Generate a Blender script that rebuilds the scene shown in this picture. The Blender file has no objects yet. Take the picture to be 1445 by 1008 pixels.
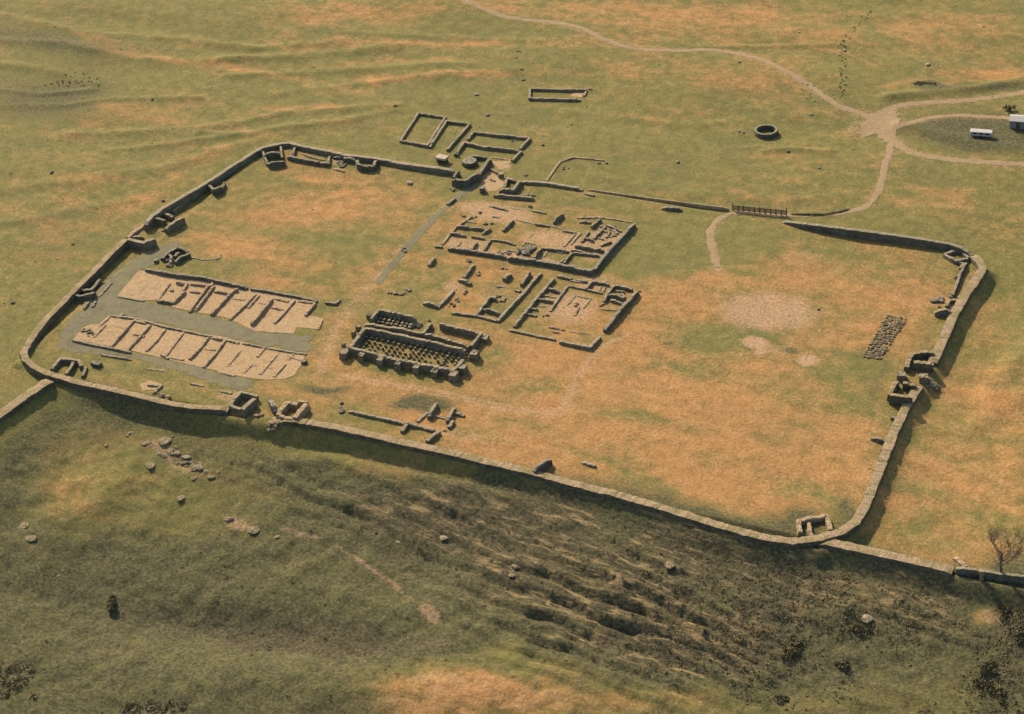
import bpy, math, random
import numpy as np
from mathutils import Vector, Matrix
from mathutils.geometry import delaunay_2d_cdt

random.seed(7)
RNG = np.random.default_rng(11)
SC = bpy.context.scene
COL = SC.collection

# ------------------------------------------------------------------ camera model
CAM = np.array([269.161, -282.30, 235.783])
YAW, PITCH, ROLL, FPX = -0.4790, 0.5775, -0.0793, 2872.9
IW, IH = 1445.0, 1008.0
_F = np.array([math.sin(YAW)*math.cos(PITCH), math.cos(YAW)*math.cos(PITCH), -math.sin(PITCH)])
_R = np.array([math.cos(YAW), -math.sin(YAW), 0.0])
_U = np.cross(_R, _F)
R2 = _R*math.cos(ROLL)+_U*math.sin(ROLL)
U2 = -_R*math.sin(ROLL)+_U*math.cos(ROLL)

def ray(px, py):
    d = _F + R2*((px-IW/2)/FPX) - U2*((py-IH/2)/FPX)
    return d

def P0(px, py, z=0.0):
    """point of the horizontal plane at height z seen at this photo position"""
    d = ray(px, py)
    t = (z-CAM[2])/d[2]
    return CAM+d*t

# ------------------------------------------------------------------ noise
def _hash(ix, iy, seed):
    n = (ix.astype(np.int64)*374761393 + iy.astype(np.int64)*668265263 + seed*1442695041) & 0xFFFFFFFF
    n = ((n ^ (n >> 13))*1274126177) & 0xFFFFFFFF
    n = (n ^ (n >> 16)) & 0xFFFFFF
    return n/float(0xFFFFFF)

def vnoise(x, y, seed=0):
    x = np.asarray(x, float); y = np.asarray(y, float)
    ix = np.floor(x); iy = np.floor(y)
    fx = x-ix; fy = y-iy
    fx = fx*fx*fx*(fx*(fx*6-15)+10); fy = fy*fy*fy*(fy*(fy*6-15)+10)
    ix = ix.astype(np.int64); iy = iy.astype(np.int64)
    a = _hash(ix, iy, seed); b = _hash(ix+1, iy, seed)
    c = _hash(ix, iy+1, seed); d = _hash(ix+1, iy+1, seed)
    return (a*(1-fx)+b*fx)*(1-fy)+(c*(1-fx)+d*fx)*fy

def fbm(x, y, seed=0, oct=4):
    s = 0; a = 0.5; t = 0
    for k in range(oct):
        s = s+a*vnoise(x, y, seed+k*17); t += a
        x = x*2.03+7.1; y = y*2.03-3.7; a *= 0.5
    return s/t

def sstep(a, b, v):
    t = np.clip((v-a)/(b-a), 0, 1)
    return t*t*(3-2*t)

def seg_dist(x, y, poly):
    d = np.full(np.shape(x), 1e9)
    for (ax, ay), (bx, by) in zip(poly[:-1], poly[1:]):
        ex, ey = bx-ax, by-ay
        L = ex*ex+ey*ey+1e-9
        t = np.clip(((x-ax)*ex+(y-ay)*ey)/L, 0, 1)
        d = np.minimum(d, np.hypot(x-ax-t*ex, y-ay-t*ey))
    return d

def inside(x, y, poly):
    r = np.zeros(np.shape(x), bool)
    n = len(poly)
    for i in range(n):
        ax, ay = poly[i]; bx, by = poly[(i+1) % n]
        if ay == by: continue
        c = ((ay > y) != (by > y)) & (x < (bx-ax)*(y-ay)/(by-ay)+ax)
        r ^= c
    return r

def conv(x0, y0, s, pts):
    return [(x0+a*s, y0+b*s) for a, b in pts]

# ------------------------------------------------------------------ traced lines (photo positions)
N_EAST = [(33, 497), (36, 506), (48, 517), (66, 526), (86, 531.5), (106, 538), (144, 546), (174, 553), (211, 562), (245, 570), (275, 574), (322, 576)]
N_WEST = [(396, 590), (414, 592), (470, 601), (514, 611), (581, 626), (647, 641), (708, 655), (758, 667.5), (788, 676), (870, 697), (923, 712), (1023, 743), (1083, 759), (1118, 763), (1158, 758), (1188, 749), (1207, 736), (1222, 711), (1237, 672), (1251, 636), (1261, 610), (1279, 572), (1297, 543)]
E_NORTH = [(179, 335), (156, 357), (133, 381), (106, 408), (82, 432), (62, 453), (43, 479), (33, 497)]
E_SOUTH = [(205, 315), (214, 305), (230, 293.5), (247, 283.5), (287, 260), (320, 238.5), (350, 219.5), (370, 208), (395, 202), (408, 201), (428, 206), (465, 213), (487, 218), (528, 222.5), (573, 231), (640, 239.5)]
S_WEST = [(1104, 311.5), (1125, 314), (1160, 318), (1200, 323), (1261, 331), (1307, 338), (1342, 344), (1358, 350), (1372, 358), (1383, 369), (1387, 378), (1380, 390), (1361, 418), (1346, 443), (1335, 469), (1325, 492), (1316, 510)]
HW_EAST = [(-90, 648), (0, 584), (33, 560), (70, 535)]
HW_WEST = [(1158, 761.5), (1176, 766), (1242, 780), (1345, 803)]
FIELD_W = [(1349, 800), (1387, 804.5), (1412, 809), (1470, 815), (1560, 826)]

HC = 0.9   # curtain wall top above the fort's ground
def w0(pts, z=HC):
    return [tuple(P0(a, b, z)[:2]) for a, b in pts]

north_line = w0([(-500, 935), (-90, 648), (0, 584), (33, 560), (62, 540)]+[(66, 527), (86, 532), (106, 538), (144, 546), (174, 553), (211, 562), (245, 570), (275, 575), (322, 580), (396, 590)]+N_WEST[1:14]+[(1176, 766), (1242, 780), (1345, 803), (1390, 812), (1470, 828), (1560, 850), (2200, 960)])
hw_line = w0([(-500, 935), (-90, 648), (0, 584), (60, 541)])
north_poly = north_line+[(900, 1500), (-900, 1500), (-900, -200)]
west_line = w0([(1176, 764), (1188, 749), (1207, 736), (1222, 711), (1237, 672), (1261, 610), (1297, 543), (1316, 510), (1335, 469), (1361, 418), (1387, 378)])
west_poly = west_line+w0([(1383, 369), (1358, 350)])+[(0, 112), (0, 0)]

def ell(px, py, rx, ry, rot=0, s=1.0):
    c = G(px, py)[:2]
    r = math.radians(rot)
    cz = H(c[0], c[1])
    A = P0(px+rx*math.cos(r), py+rx*math.sin(r), cz)[:2]-c
    B = P0(px-ry*math.sin(r), py+ry*math.cos(r), cz)[:2]-c
    M = np.linalg.inv(np.array([A, B]).T)
    return c, M, s

def ell_eval(x, y, e, power=1.0):
    c, M, s = e
    dx = x-c[0]; dy = y-c[1]
    u = M[0, 0]*dx+M[0, 1]*dy; v = M[1, 0]*dx+M[1, 1]*dy
    q = (u*u+v*v)**power
    return s*np.exp(-q)

# ------------------------------------------------------------------ terrain height
S_u = np.array([1.0, 0.0]); S_v = np.array([0.0, -1.0]); STRIPES = []
# broad relief: (px,py,rx,ry,rot,height)
RELIEF = []; BANKS = []
RELIEF_PX = [(400, 965, 330, 36, 4, 1.5), (660, 985, 120, 40, 0, 1.0), (330, 880, 210, 30, 6, -2.0),
          (120, 715, 110, 50, -25, 1.8), (700, 700, 250, 24, 13, 1.0), (560, 770, 80, 26, 30, -1.5),
          (860, 800, 90, 28, 20, 1.4), (1250, 850, 130, 30, 10, 0.8), (1190, 872, 24, 14, 0, 1.1)]
# earth banks and terrace edges: (polyline, width m, height m)
BANKS_PX = [([(0, 58), (90, 62), (180, 82), (270, 90), (400, 80), (560, 66)], 2.4, 0.9),
            ([(0, 22), (110, 45), (230, 55), (360, 70), (480, 60)], 2.2, 0.8),
            ([(0, 92), (60, 98), (130, 120)], 2.2, 0.7),
            ([(320, 108), (480, 100), (660, 90)], 1.8, 0.5),
            ([(380, 133), (560, 112), (720, 100)], 2.0, 0.45),
            ([(100, 190), (250, 185), (330, 175), (420, 158), (560, 150)], 2.2, 0.7),
            ([(0, 270), (120, 255), (240, 235), (330, 205), (420, 185)], 2.4, 0.45),
            ([(480, 47), (620, 52), (760, 58)], 1.8, 0.4),
            ([(150, 214), (250, 202), (330, 192), (400, 179), (470, 171), (560, 157)], 1.6, 0.55),
            ([(280, 188), (350, 192), (420, 180), (505, 170)], 1.3, 0.5),
            ([(0, 128), (60, 134), (130, 128)], 1.6, 0.6),
            ([(0, 150), (90, 150), (160, 140), (280, 138)], 1.6, 0.5),
            ([(1080, 214), (1120, 211), (1172, 214)], 1.3, 0.6),
            ([(1380, 325), (1420, 345), (1460, 380)], 1.5, 0.5),
            ([(1000, 66), (1110, 66), (1195, 64)], 1.3, 0.4),
            ([(380, 265), (430, 258), (520, 262)], 1.5, 0.25),
            ([(0, 316), (90, 300), (190, 282)], 2.0, 0.4),
            ([(1255, 138), (1330, 130), (1380, 126), (1445, 112)], 2.2, 1.0),
            ([(1270, 178), (1320, 190), (1380, 203), (1445, 212)], 2.4, 0.9),
            ([(800, 158), (960, 178), (1070, 170), (1170, 160)], 2.0, 0.4),
            ([(840, 250), (960, 272), (1100, 284), (1200, 278)], 2.2, 0.4),
            ([(1395, 560), (1430, 520), (1470, 470)], 3.0, 0.9),
            ([(1380, 600), (1425, 570), (1470, 540)], 3.0, 0.7),
            ([(640, 690), (760, 712), (900, 745), (1060, 785), (1150, 800)], 1.6, 0.7),
            ([(395, 655), (470, 650), (560, 672), (660, 690)], 1.6, 0.7),
            ([(1090, 800), (1180, 815), (1290, 838)], 1.4, 0.5)]

def H(x, y):
    x = np.asarray(x, float); y = np.asarray(y, float)
    shp = x.shape
    x = np.atleast_1d(x); y = np.atleast_1d(y)
    dn = seg_dist(x, y, north_line)
    out = ~inside(x, y, north_poly)
    dn = np.where(out, dn, 0)
    slope = np.clip(dn-3.0, 0, None)
    near = sstep(4, 26, seg_dist(x, y, hw_line))
    z = -2.3*(0.35+0.7*near)*sstep(0.7, 4.2, dn)-14.0*(1-np.exp(-slope*0.26/14.0))
    rough = sstep(2.0, 12.0, dn)
    dw = np.where(inside(x, y, west_poly) | out, 0, seg_dist(x, y, west_line))
    z = z-1.35*sstep(0.9, 3.6, dw)*(1-0.6*sstep(8, 30, dw))
    # inside / far undulation
    far = sstep(8, 40, np.maximum(y-112, np.maximum(-x-4, x-192)))
    z = z+(1-rough)*((fbm(x/28, y/28, 3, 3)-0.5)*0.5+(fbm(x/7, y/7, 5, 3)-0.5)*0.16)
    z = z+far*((fbm(x/60, y/26, 8, 3)-0.5)*2.3)
    # foreground crags
    for e in RELIEF:
        z = z+ell_eval(x, y, e)*rough
    u = x*S_u[0]+y*S_u[1]; v = x*S_v[0]+y*S_v[1]
    st = np.zeros_like(x)
    for e in STRIPES: st = np.maximum(st, ell_eval(x, y, e, 1.6))
    st = np.clip(st+0.10, 0, 1)
    wob = (fbm(u/14, v/10, 21, 3)-0.5)*4.5
    def scarp(per, sd, lu):
        t = (v+wob)/per+0.9*(vnoise(u/lu, v/(3*per), sd)-0.5)
        f = t-np.floor(t)
        return (sstep(0.62, 0.95, f)-f)*(0.25+1.1*vnoise(u/(lu*.8), np.floor(t)*3.3, sd+4))
    z = z-rough*st*(2.1*scarp(4.0, 23, 34.0)+1.0*scarp(1.9, 29, 22.0))
    z = z+rough*((fbm(x/6, y/6, 31, 3)-0.5)*1.1+(fbm(x/1.7, y/1.7, 37, 2)-0.5)*0.38)
    for poly, w, h in BANKS:
        xs = [p[0] for p in poly]; ys = [p[1] for p in poly]
        m = (x > min(xs)-4*w) & (x < max(xs)+4*w) & (y > min(ys)-4*w) & (y < max(ys)+4*w)
        if m.any():
            d = seg_dist(x[m], y[m], poly)
            z[m] += 0.75*h*np.exp(-(d/w)**2)*(0.55+0.9*vnoise(x[m]/9, y[m]/9, 41))
    return z.reshape(shp) if shp else float(z[0])

def G(px, py, dz=0.0):
    """point dz above the terrain seen at this photo position"""
    z = 0.0
    for k in range(14):
        p = P0(px, py, z+dz)
        zn = H(p[0], p[1])
        if abs(zn-z) < 0.01: break
        z = z*0.45+zn*0.55
    p[2] = zn+dz
    return p

_a = G(700, 850)[:2]; _b = G(960, 955)[:2]
S_u = (_b-_a)/np.linalg.norm(_b-_a); S_v = np.array([S_u[1], -S_u[0]])
if S_v[1] > 0: S_v = -S_v
_relief = [ell(*e) for e in RELIEF_PX]
_banks = [([tuple(G(a, b)[:2]) for a, b in p], w, h) for p, w, h in BANKS_PX]
_str = [ell(860, 880, 230, 80, 18), ell(600, 720, 260, 55, 12, .55), ell(880, 750, 260, 34, 14, .6), ell(1250, 850, 200, 40, 8, .45)]
RELIEF, BANKS, STRIPES = _relief, _banks, _str

# ------------------------------------------------------------------ materials
def new_mat(name, rough=0.95):
    m = bpy.data.materials.new(name); m.use_nodes = True
    nt = m.node_tree
    b = nt.nodes['Principled BSDF']
    b.inputs['Roughness'].default_value = rough
    b.inputs['Specular IOR Level'].default_value = 0.15
    return m, nt, b

class NT:
    def __init__(s, nt): s.nt = nt
    def node(s, t, **k):
        n = s.nt.nodes.new(t)
        for a, v in k.items(): setattr(n, a, v)
        return n
    def link(s, a, b): s.nt.links.new(a, b)
    def noise(s, vec, scale, detail=4, rough=0.55, dist=0.0):
        n = s.node('ShaderNodeTexNoise')
        n.inputs['Scale'].default_value = scale; n.inputs['Detail'].default_value = detail
        n.inputs['Roughness'].default_value = rough; n.inputs['Distortion'].default_value = dist
        s.link(vec, n.inputs['Vector']); return n.outputs['Fac']
    def math(s, op, a, b=None, c=None, clamp=False):
        n = s.node('ShaderNodeMath', operation=op); n.use_clamp = clamp
        for i, v in enumerate((a, b, c)):
            if v is None: continue
            if isinstance(v, (int, float)): n.inputs[i].default_value = v
            else: s.link(v, n.inputs[i])
        return n.outputs[0]
    def mix(s, f, a, b, mode='MIX'):
        n = s.node('ShaderNodeMix', data_type='RGBA', blend_type=mode)
        for i, v in ((0, f), (6, a), (7, b)):
            if isinstance(v, (int, float)): n.inputs[i].default_value = v
            elif isinstance(v, tuple): n.inputs[i].default_value = (*v, 1)
            else: s.link(v, n.inputs[i])
        return n.outputs[2]
    def ramp(s, f, lo, hi):
        n = s.node('ShaderNodeMapRange'); n.interpolation_type = 'SMOOTHSTEP'
        n.inputs[1].default_value = lo; n.inputs[2].default_value = hi
        s.link(f, n.inputs[0]); return n.outputs[0]
    def bump(s, hgt, dist, strength, b, normal=None):
        n = s.node('ShaderNodeBump')
        n.inputs['Distance'].default_value = dist; n.inputs['Strength'].default_value = strength
        s.link(hgt, n.inputs['Height'])
        if normal: s.link(normal, n.inputs['Normal'])
        s.link(n.outputs[0], b.inputs['Normal']); return n.outputs[0]

def gain(q, f, lo, hi):
    """grey multiplier between lo and hi"""
    n = q.node('ShaderNodeMapRange'); n.inputs[3].default_value = lo; n.inputs[4].default_value = hi
    n.inputs[1].default_value = 0.25; n.inputs[2].default_value = 0.75
    q.link(f, n.inputs[0]); return n.outputs[0]

def mat_ground():
    m, nt, b = new_mat('turf')
    q = NT(nt)
    tc = q.node('ShaderNodeTexCoord').outputs['Object']
    at = q.node('ShaderNodeAttribute', attribute_name='cover')
    sp = q.node('ShaderNodeSeparateColor'); q.link(at.outputs['Color'], sp.inputs[0])
    dry, dark, bare = sp.outputs[0], sp.outputs[1], sp.outputs[2]
    mp = q.node('ShaderNodeMapping'); mp.inputs['Scale'].default_value = (0.35, 1.0, 1.0)
    mp.inputs['Rotation'].default_value = (0, 0, math.radians(12))
    q.link(tc, mp.inputs['Vector'])
    nst = q.noise(mp.outputs[0], 0.16, 6, 0.6, 0.4)
    n1 = q.noise(tc, 0.055, 6, 0.6, 0.5)
    n2 = q.noise(tc, 0.33, 6, 0.65, 0.3)
    n3 = q.noise(tc, 1.5, 5, 0.7)
    n4 = q.noise(tc, 3.2, 3, 0.7)
    green = q.mix(q.ramp(n2, 0.3, 0.7), (0.142, 0.128, 0.038), (0.215, 0.178, 0.056))
    green = q.mix(q.math('MULTIPLY', q.ramp(n1, 0.45, 0.7), 0.5), green, (0.125, 0.126, 0.044))
    dryc = q.mix(q.ramp(n2, 0.3, 0.72), (0.325, 0.165, 0.058), (0.42, 0.228, 0.085))
    s = q.math('ADD', q.math('MULTIPLY', q.math('SUBTRACT', n1, 0.5), 1.2), q.math('MULTIPLY', q.math('SUBTRACT', nst, 0.5), 1.5))
    s = q.math('ADD', s, q.math('MULTIPLY', q.math('SUBTRACT', n3, 0.5), 0.5))
    s = q.math('ADD', s, q.math('MULTIPLY', q.math('SUBTRACT', n2, 0.5), 0.9))
    f = q.ramp(q.math('ADD', dry, s), 0.03, 1.02)
    c = q.mix(f, green, dryc)
    ms = q.node('ShaderNodeMapping'); ms.vector_type = 'TEXTURE'
    ms.inputs['Rotation'].default_value = (0, 0, math.atan2(S_u[1], S_u[0])); ms.inputs['Scale'].default_value = (4.5, 1, 1)
    q.link(tc, ms.inputs['Vector'])
    nu = q.noise(ms.outputs[0], 0.75, 6, 0.65, 0.6)
    roughc = q.mix(q.ramp(n3, 0.32, 0.7), (0.074, 0.069, 0.031), (0.140, 0.122, 0.053))
    heath = q.mix(q.ramp(n3, 0.3, 0.7), (0.052, 0.047, 0.026), (0.122, 0.098, 0.047))
    heath = q.mix(q.math('MULTIPLY', q.math('MULTIPLY', q.ramp(nu, 0.50, 0.64), 0.95), at.outputs['Alpha']), heath, (0.30, 0.21, 0.10))
    fd = q.ramp(q.math('ADD', dark, q.math('MULTIPLY', q.math('SUBTRACT', n2, 0.5), 0.6)), 0.10, 0.50)
    c = q.mix(fd, c, roughc)
    dn2 = q.math('ADD', dark, q.math('ADD', q.math('MULTIPLY', q.math('SUBTRACT', n2, 0.5), 0.7), q.math('MULTIPLY', q.math('SUBTRACT', nu, 0.5), 0.6)))
    c = q.mix(q.ramp(dn2, 0.48, 0.86), c, heath)
    barec = q.mix(q.ramp(n3, 0.3, 0.7), (0.375, 0.228, 0.122), (0.43, 0.27, 0.15))
    fb = q.ramp(q.math('ADD', bare, q.math('ADD', q.math('MULTIPLY', q.math('SUBTRACT', n2, 0.5), 0.6), q.math('MULTIPLY', q.math('SUBTRACT', n3, 0.5), 0.5))), 0.1, 1.0)
    c = q.mix(fb, c, barec)
    n5 = q.noise(tc, 0.9, 3, 0.6, 0.8)
    c = q.mix(q.math('MULTIPLY', q.ramp(n5, 0.60, 0.72), 0.38), c, (0.095, 0.085, 0.038))
    c = q.mix(1.0, c, gain(q, n3, 0.66, 1.34), 'MULTIPLY')
    c = q.mix(1.0, c, gain(q, n4, 0.70, 1.30), 'MULTIPLY')
    q.link(c, b.inputs['Base Color'])
    hh = q.math('ADD', q.math('MULTIPLY', n3, 0.7), q.math('MULTIPLY', n4, 0.35))
    q.bump(hh, 0.45, 0.75, b)
    return m

def mat_stone(name, c1, c2, turf=(0.2, 0.17, 0.06), turf_amt=0.4, scale=1.0, top=None):
    """squared rubble masonry, with grass and pale grit on the upper faces, their colour brightened to look sunlit"""
    m, nt, b = new_mat(name)
    q = NT(nt)
    tc = q.node('ShaderNodeTexCoord').outputs['Object']
    mp = q.node('ShaderNodeMapping'); mp.inputs['Scale'].default_value = (1, 1, 1.7)
    q.link(tc, mp.inputs['Vector'])
    v = q.node('ShaderNodeTexVoronoi'); v.inputs['Scale'].default_value = 2.0*scale
    q.link(mp.outputs[0], v.inputs['Vector'])
    ve = q.node('ShaderNodeTexVoronoi', feature='DISTANCE_TO_EDGE'); ve.inputs['Scale'].default_value = 2.0*scale
    q.link(mp.outputs[0], ve.inputs['Vector'])
    sp = q.node('ShaderNodeSeparateColor'); q.link(v.outputs['Color'], sp.inputs[0])
    n1 = q.noise(tc, 0.5, 5, 0.6); n3 = q.noise(tc, 3.0, 4, 0.7)
    c = q.mix(sp.outputs[0], c1, c2)
    c = q.mix(q.ramp(n1, 0.4, 0.75), c, tuple(a*0.72 for a in c1))
    gap = q.ramp(ve.outputs['Distance'], 0.0, 0.09)
    c = q.mix(gap, tuple(a*0.45 for a in c1), c)
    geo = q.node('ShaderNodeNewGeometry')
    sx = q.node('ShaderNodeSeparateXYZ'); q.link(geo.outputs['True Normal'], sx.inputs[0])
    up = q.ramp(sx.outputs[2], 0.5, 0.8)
    if top:  # sandy cap colour, with sunlight on the wall tops painted in
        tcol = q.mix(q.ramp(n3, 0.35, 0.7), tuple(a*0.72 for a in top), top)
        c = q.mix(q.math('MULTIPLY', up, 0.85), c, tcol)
    tf = q.math('MULTIPLY', up, q.math('MULTIPLY', q.ramp(n1, 0.42, 0.6), turf_amt))
    c = q.mix(tf, c, turf)
    c = q.mix(1.0, c, gain(q, n3, 0.75, 1.25), 'MULTIPLY')
    q.link(c, b.inputs['Base Color'])
    hh = q.math('ADD', gap, q.math('MULTIPLY', n3, 0.8))
    q.bump(hh, 0.12, 0.8, b)
    return m

def mat_earth(name, c1, c2, s1=0.6, s2=3.0, bump=0.1, c3=None):
    m, nt, b = new_mat(name)
    q = NT(nt)
    tc = q.node('ShaderNodeTexCoord').outputs['Object']
    n1 = q.noise(tc, s1, 5, 0.65, 0.4); n2 = q.noise(tc, s2, 4, 0.7); n3 = q.noise(tc, 7.0, 2, 0.6)
    c = q.mix(q.ramp(n1, 0.3, 0.7), c1, c2)
    if c3: c = q.mix(q.math('MULTIPLY', q.ramp(n1, 0.52, 0.66), 0.6), c, c3)
    c = q.mix(1.0, c, gain(q, n2, 0.66, 1.3), 'MULTIPLY')
    c = q.mix(1.0, c, gain(q, n3, 0.8, 1.2), 'MULTIPLY')
    q.link(c, b.inputs['Base Color'])
    q.bump(n2, bump, 0.7, b)
    return m

def mat_plain(name, c, rough=0.6, var=0.12):
    m, nt, b = new_mat(name, rough)
    q = NT(nt)
    tc = q.node('ShaderNodeTexCoord').outputs['Object']
    n = q.noise(tc, 2.5, 4, 0.6)
    q.link(q.mix(1.0, c, gain(q, n, 1-var, 1+var), 'MULTIPLY'), b.inputs['Base Color'])
    return m

M_GROUND = mat_ground()
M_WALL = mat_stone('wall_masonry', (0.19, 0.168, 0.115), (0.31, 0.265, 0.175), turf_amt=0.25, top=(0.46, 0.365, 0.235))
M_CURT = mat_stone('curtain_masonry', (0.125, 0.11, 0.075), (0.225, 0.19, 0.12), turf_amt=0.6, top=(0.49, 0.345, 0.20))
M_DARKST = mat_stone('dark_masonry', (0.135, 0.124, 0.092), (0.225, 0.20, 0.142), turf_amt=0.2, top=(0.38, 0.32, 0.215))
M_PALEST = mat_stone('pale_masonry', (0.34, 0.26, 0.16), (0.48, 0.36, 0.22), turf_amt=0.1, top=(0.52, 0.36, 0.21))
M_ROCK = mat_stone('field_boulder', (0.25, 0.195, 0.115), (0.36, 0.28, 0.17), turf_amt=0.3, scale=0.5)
M_SAND = mat_earth('sandy_gravel', (0.345, 0.225, 0.118), (0.45, 0.30, 0.16), 0.55, 1.8, 0.12, (0.20, 0.158, 0.080))
M_GRAVEL = mat_earth('grey_gravel', (0.150, 0.132, 0.076), (0.215, 0.182, 0.105), 0.3, 2.2, 0.12, (0.16, 0.14, 0.058))
M_ROAD = mat_earth('track_gravel', (0.27, 0.185, 0.10), (0.36, 0.245, 0.135), 0.35, 2.0, 0.1, (0.225, 0.165, 0.08))
M_WHITE = mat_plain('white_paint', (0.44, 0.41, 0.35), 0.5)
M_GREY = mat_plain('grey_metal', (0.22, 0.22, 0.21), 0.5)
M_TYRE = mat_plain('tyre_rubber', (0.03, 0.03, 0.03), 0.8)
M_GLASS = mat_plain('dark_glass', (0.03, 0.035, 0.04), 0.15)
M_WOOD = mat_earth('weathered_wood', (0.075, 0.065, 0.045), (0.13, 0.11, 0.075), 3.0, 9.0, 0.03)
M_BARK = mat_earth('bark', (0.10, 0.085, 0.06), (0.15, 0.125, 0.09), 2.0, 8.0, 0.05)
M_SLATE = mat_earth('grey_slate', (0.17, 0.16, 0.135), (0.24, 0.22, 0.185), 1.0, 5.0, 0.05)
M_PALEROOF = mat_earth('pale_slab', (0.42, 0.33, 0.22), (0.52, 0.42, 0.29), 1.0, 5.0, 0.04)

def mat_foliage(name, c1, c2):
    m, nt, b = new_mat(name)
    q = NT(nt)
    at = q.node('ShaderNodeAttribute', attribute_name='tint')
    tc = q.node('ShaderNodeTexCoord').outputs['Object']
    n = q.noise(tc, 3.0, 4, 0.7)
    c = q.mix(at.outputs['Fac'], c1, c2)
    c = q.mix(1.0, c, gain(q, n, 0.7, 1.3), 'MULTIPLY')
    q.link(c, b.inputs['Base Color'])
    return m
M_SCRUB = mat_foliage('heather_scrub', (0.090, 0.080, 0.038), (0.22, 0.17, 0.08))
M_BUSH = mat_foliage('dark_leaves', (0.070, 0.066, 0.033), (0.15, 0.128, 0.060))

# ------------------------------------------------------------------ object helpers
def tag(o, label=None, cat=None, group=None, kind=None):
    if label: o['label'] = label
    if cat: o['category'] = cat
    if group: o['group'] = group
    if kind: o['kind'] = kind
    return o

def link_mesh(name, verts, faces, mat, parent=None, smooth=False):
    me = bpy.data.meshes.new(name)
    off = Vector((0, 0, 0))
    if parent is not None: off = parent.location
    me.from_pydata([(v[0]-off[0], v[1]-off[1], v[2]-off[2]) for v in verts], [], faces)
    me.materials.append(mat)
    if smooth:
        for p in me.polygons: p.use_smooth = True
    me.update()
    o = bpy.data.objects.new(name, me); COL.objects.link(o)
    if parent is not None: o.parent = parent
    return o

def centre_mesh(o):
    """put a mesh object's origin at its base centre"""
    me = o.data
    n = len(me.vertices); a = np.empty(n*3); me.vertices.foreach_get('co', a); a = a.reshape(-1, 3)
    c = np.array([a[:, 0].mean(), a[:, 1].mean(), a[:, 2].min()])
    me.vertices.foreach_set('co', (a-c).ravel()); me.update()
    o.location = Vector(o.location)+Vector(c)
    return o

def empty(name, loc, label, cat, group=None):
    o = bpy.data.objects.new(name, None); COL.objects.link(o)
    o.empty_display_size = 0.5
    o.location = loc
    return tag(o, label, cat, group)

_wseed = [100]
def wall_geo(pts, h, w, closed=False, step=0.31, ruin=0.16, ends=0.35, base=None, zoff=0.0, flat=False, batter=0.06):
    """pts: world xyz of the top centre line; returns verts, faces of a ragged masonry wall"""
    _wseed[0] += 1; sd = _wseed[0]
    P = [np.array(p, float) for p in pts]
    if closed: P = P+[P[0]]
    S = []
    for a, b in zip(P[:-1], P[1:]):
        L = np.linalg.norm((b-a)[:2]); n = max(1, int(round(L/step)))
        for k in range(n): S.append(a+(b-a)*k/n)
    if not closed: S.append(P[-1])
    S = np.array(S); n = len(S)
    if closed: T = np.roll(S, -1, 0)-np.roll(S, 1, 0)
    else:
        T = np.gradient(S, axis=0) if n > 1 else np.array([[1., 0, 0]])
    T = T[:, :2]/(np.linalg.norm(T[:, :2], axis=1)[:, None]+1e-9)
    Nn = np.stack([-T[:, 1], T[:, 0]], 1)
    arc = np.concatenate([[0], np.cumsum(np.linalg.norm(np.diff(S[:, :2], axis=0), axis=1))])
    tot = arc[-1]
    top = S[:, 2].copy()
    rg = (vnoise(arc/0.7, arc*0+sd*3.3, sd)-0.5)*0.9+(vnoise(arc/2.3, arc*0+sd*1.7, sd+5)-0.6)*0.9
    if flat: rg = rg*0.6
    top = top+rg*ruin*min(1.6, h+0.25)
    if not closed and ends > 0:
        e = np.minimum(arc, tot-arc)
        top = top-h*ends*(1-sstep(0, 1.3, e))*(0.4+0.6*vnoise(arc/0.5, arc*0, sd+9))
    ws = w*(1+(vnoise(arc/1.3, arc*0+sd, sd+2)-0.5)*0.22)
    jit = lambda k, a: (vnoise(arc/0.6, arc*0+k*7.7, sd+k*13)-0.5)*a
    def at(off, z): return np.stack([S[:, 0]+Nn[:, 0]*off, S[:, 1]+Nn[:, 1]*off, z], 1)
    hw = ws/2
    def gz(off): return H(S[:, 0]+Nn[:, 0]*off, S[:, 1]+Nn[:, 1]*off)-0.35
    bl = gz(hw+0.1); br = gz(-hw-0.1)
    if base is not None: bl = np.minimum(bl, base); br = np.minimum(br, base)
    hl = top-bl; hr = top-br
    bt = batter
    bq = 0.22 if flat else 0.75
    blk = lambda k, a: bq*(_hash(np.floor(arc/0.62).astype(np.int64), np.full(n, k), sd)-0.5)*a
    top = top+blk(50, .24)*min(1, h+.2)
    prof = [at(hw+bt+0.08+jit(1, .14), bl), at(hw+bt+jit(2, .08)+blk(2, .12), bl+0.35+0.3*(hl-0.35)), at(hw+bt*.5+jit(3, .08)+blk(3, .12), bl+0.35+0.7*(hl-0.35)),
            at(hw-0.02+blk(4, .12), top-0.03+blk(14, .08)), at(hw*0.4+jit(5, .1), top+blk(5, .10)), at(-hw*0.35+jit(6, .1), top+blk(6, .10)),
            at(-hw+0.02+blk(7, .12), top-0.03+blk(15, .08)), at(-hw-bt*.5+jit(8, .08)+blk(8, .12), br+0.35+0.7*(hr-0.35)), at(-hw-bt+jit(9, .08)+blk(9, .12), br+0.35+0.3*(hr-0.35)), at(-hw-bt-0.08+jit(10, .14), br)]
    m = len(prof)
    V = np.stack(prof, 1).reshape(-1, 3)
    F = []
    rng = n if closed else n-1
    for i in range(rng):
        j = (i+1) % n
        for k in range(m-1):
            F.append((i*m+k, i*m+k+1, j*m+k+1, j*m+k))
    if not closed:
        F.append(tuple(range(m-1, -1, -1))); F.append(tuple((n-1)*m+k for k in range(m)))
    return V.tolist(), F

def tops(pts, h):
    return [G(a, b, h) for a, b in pts]

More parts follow.
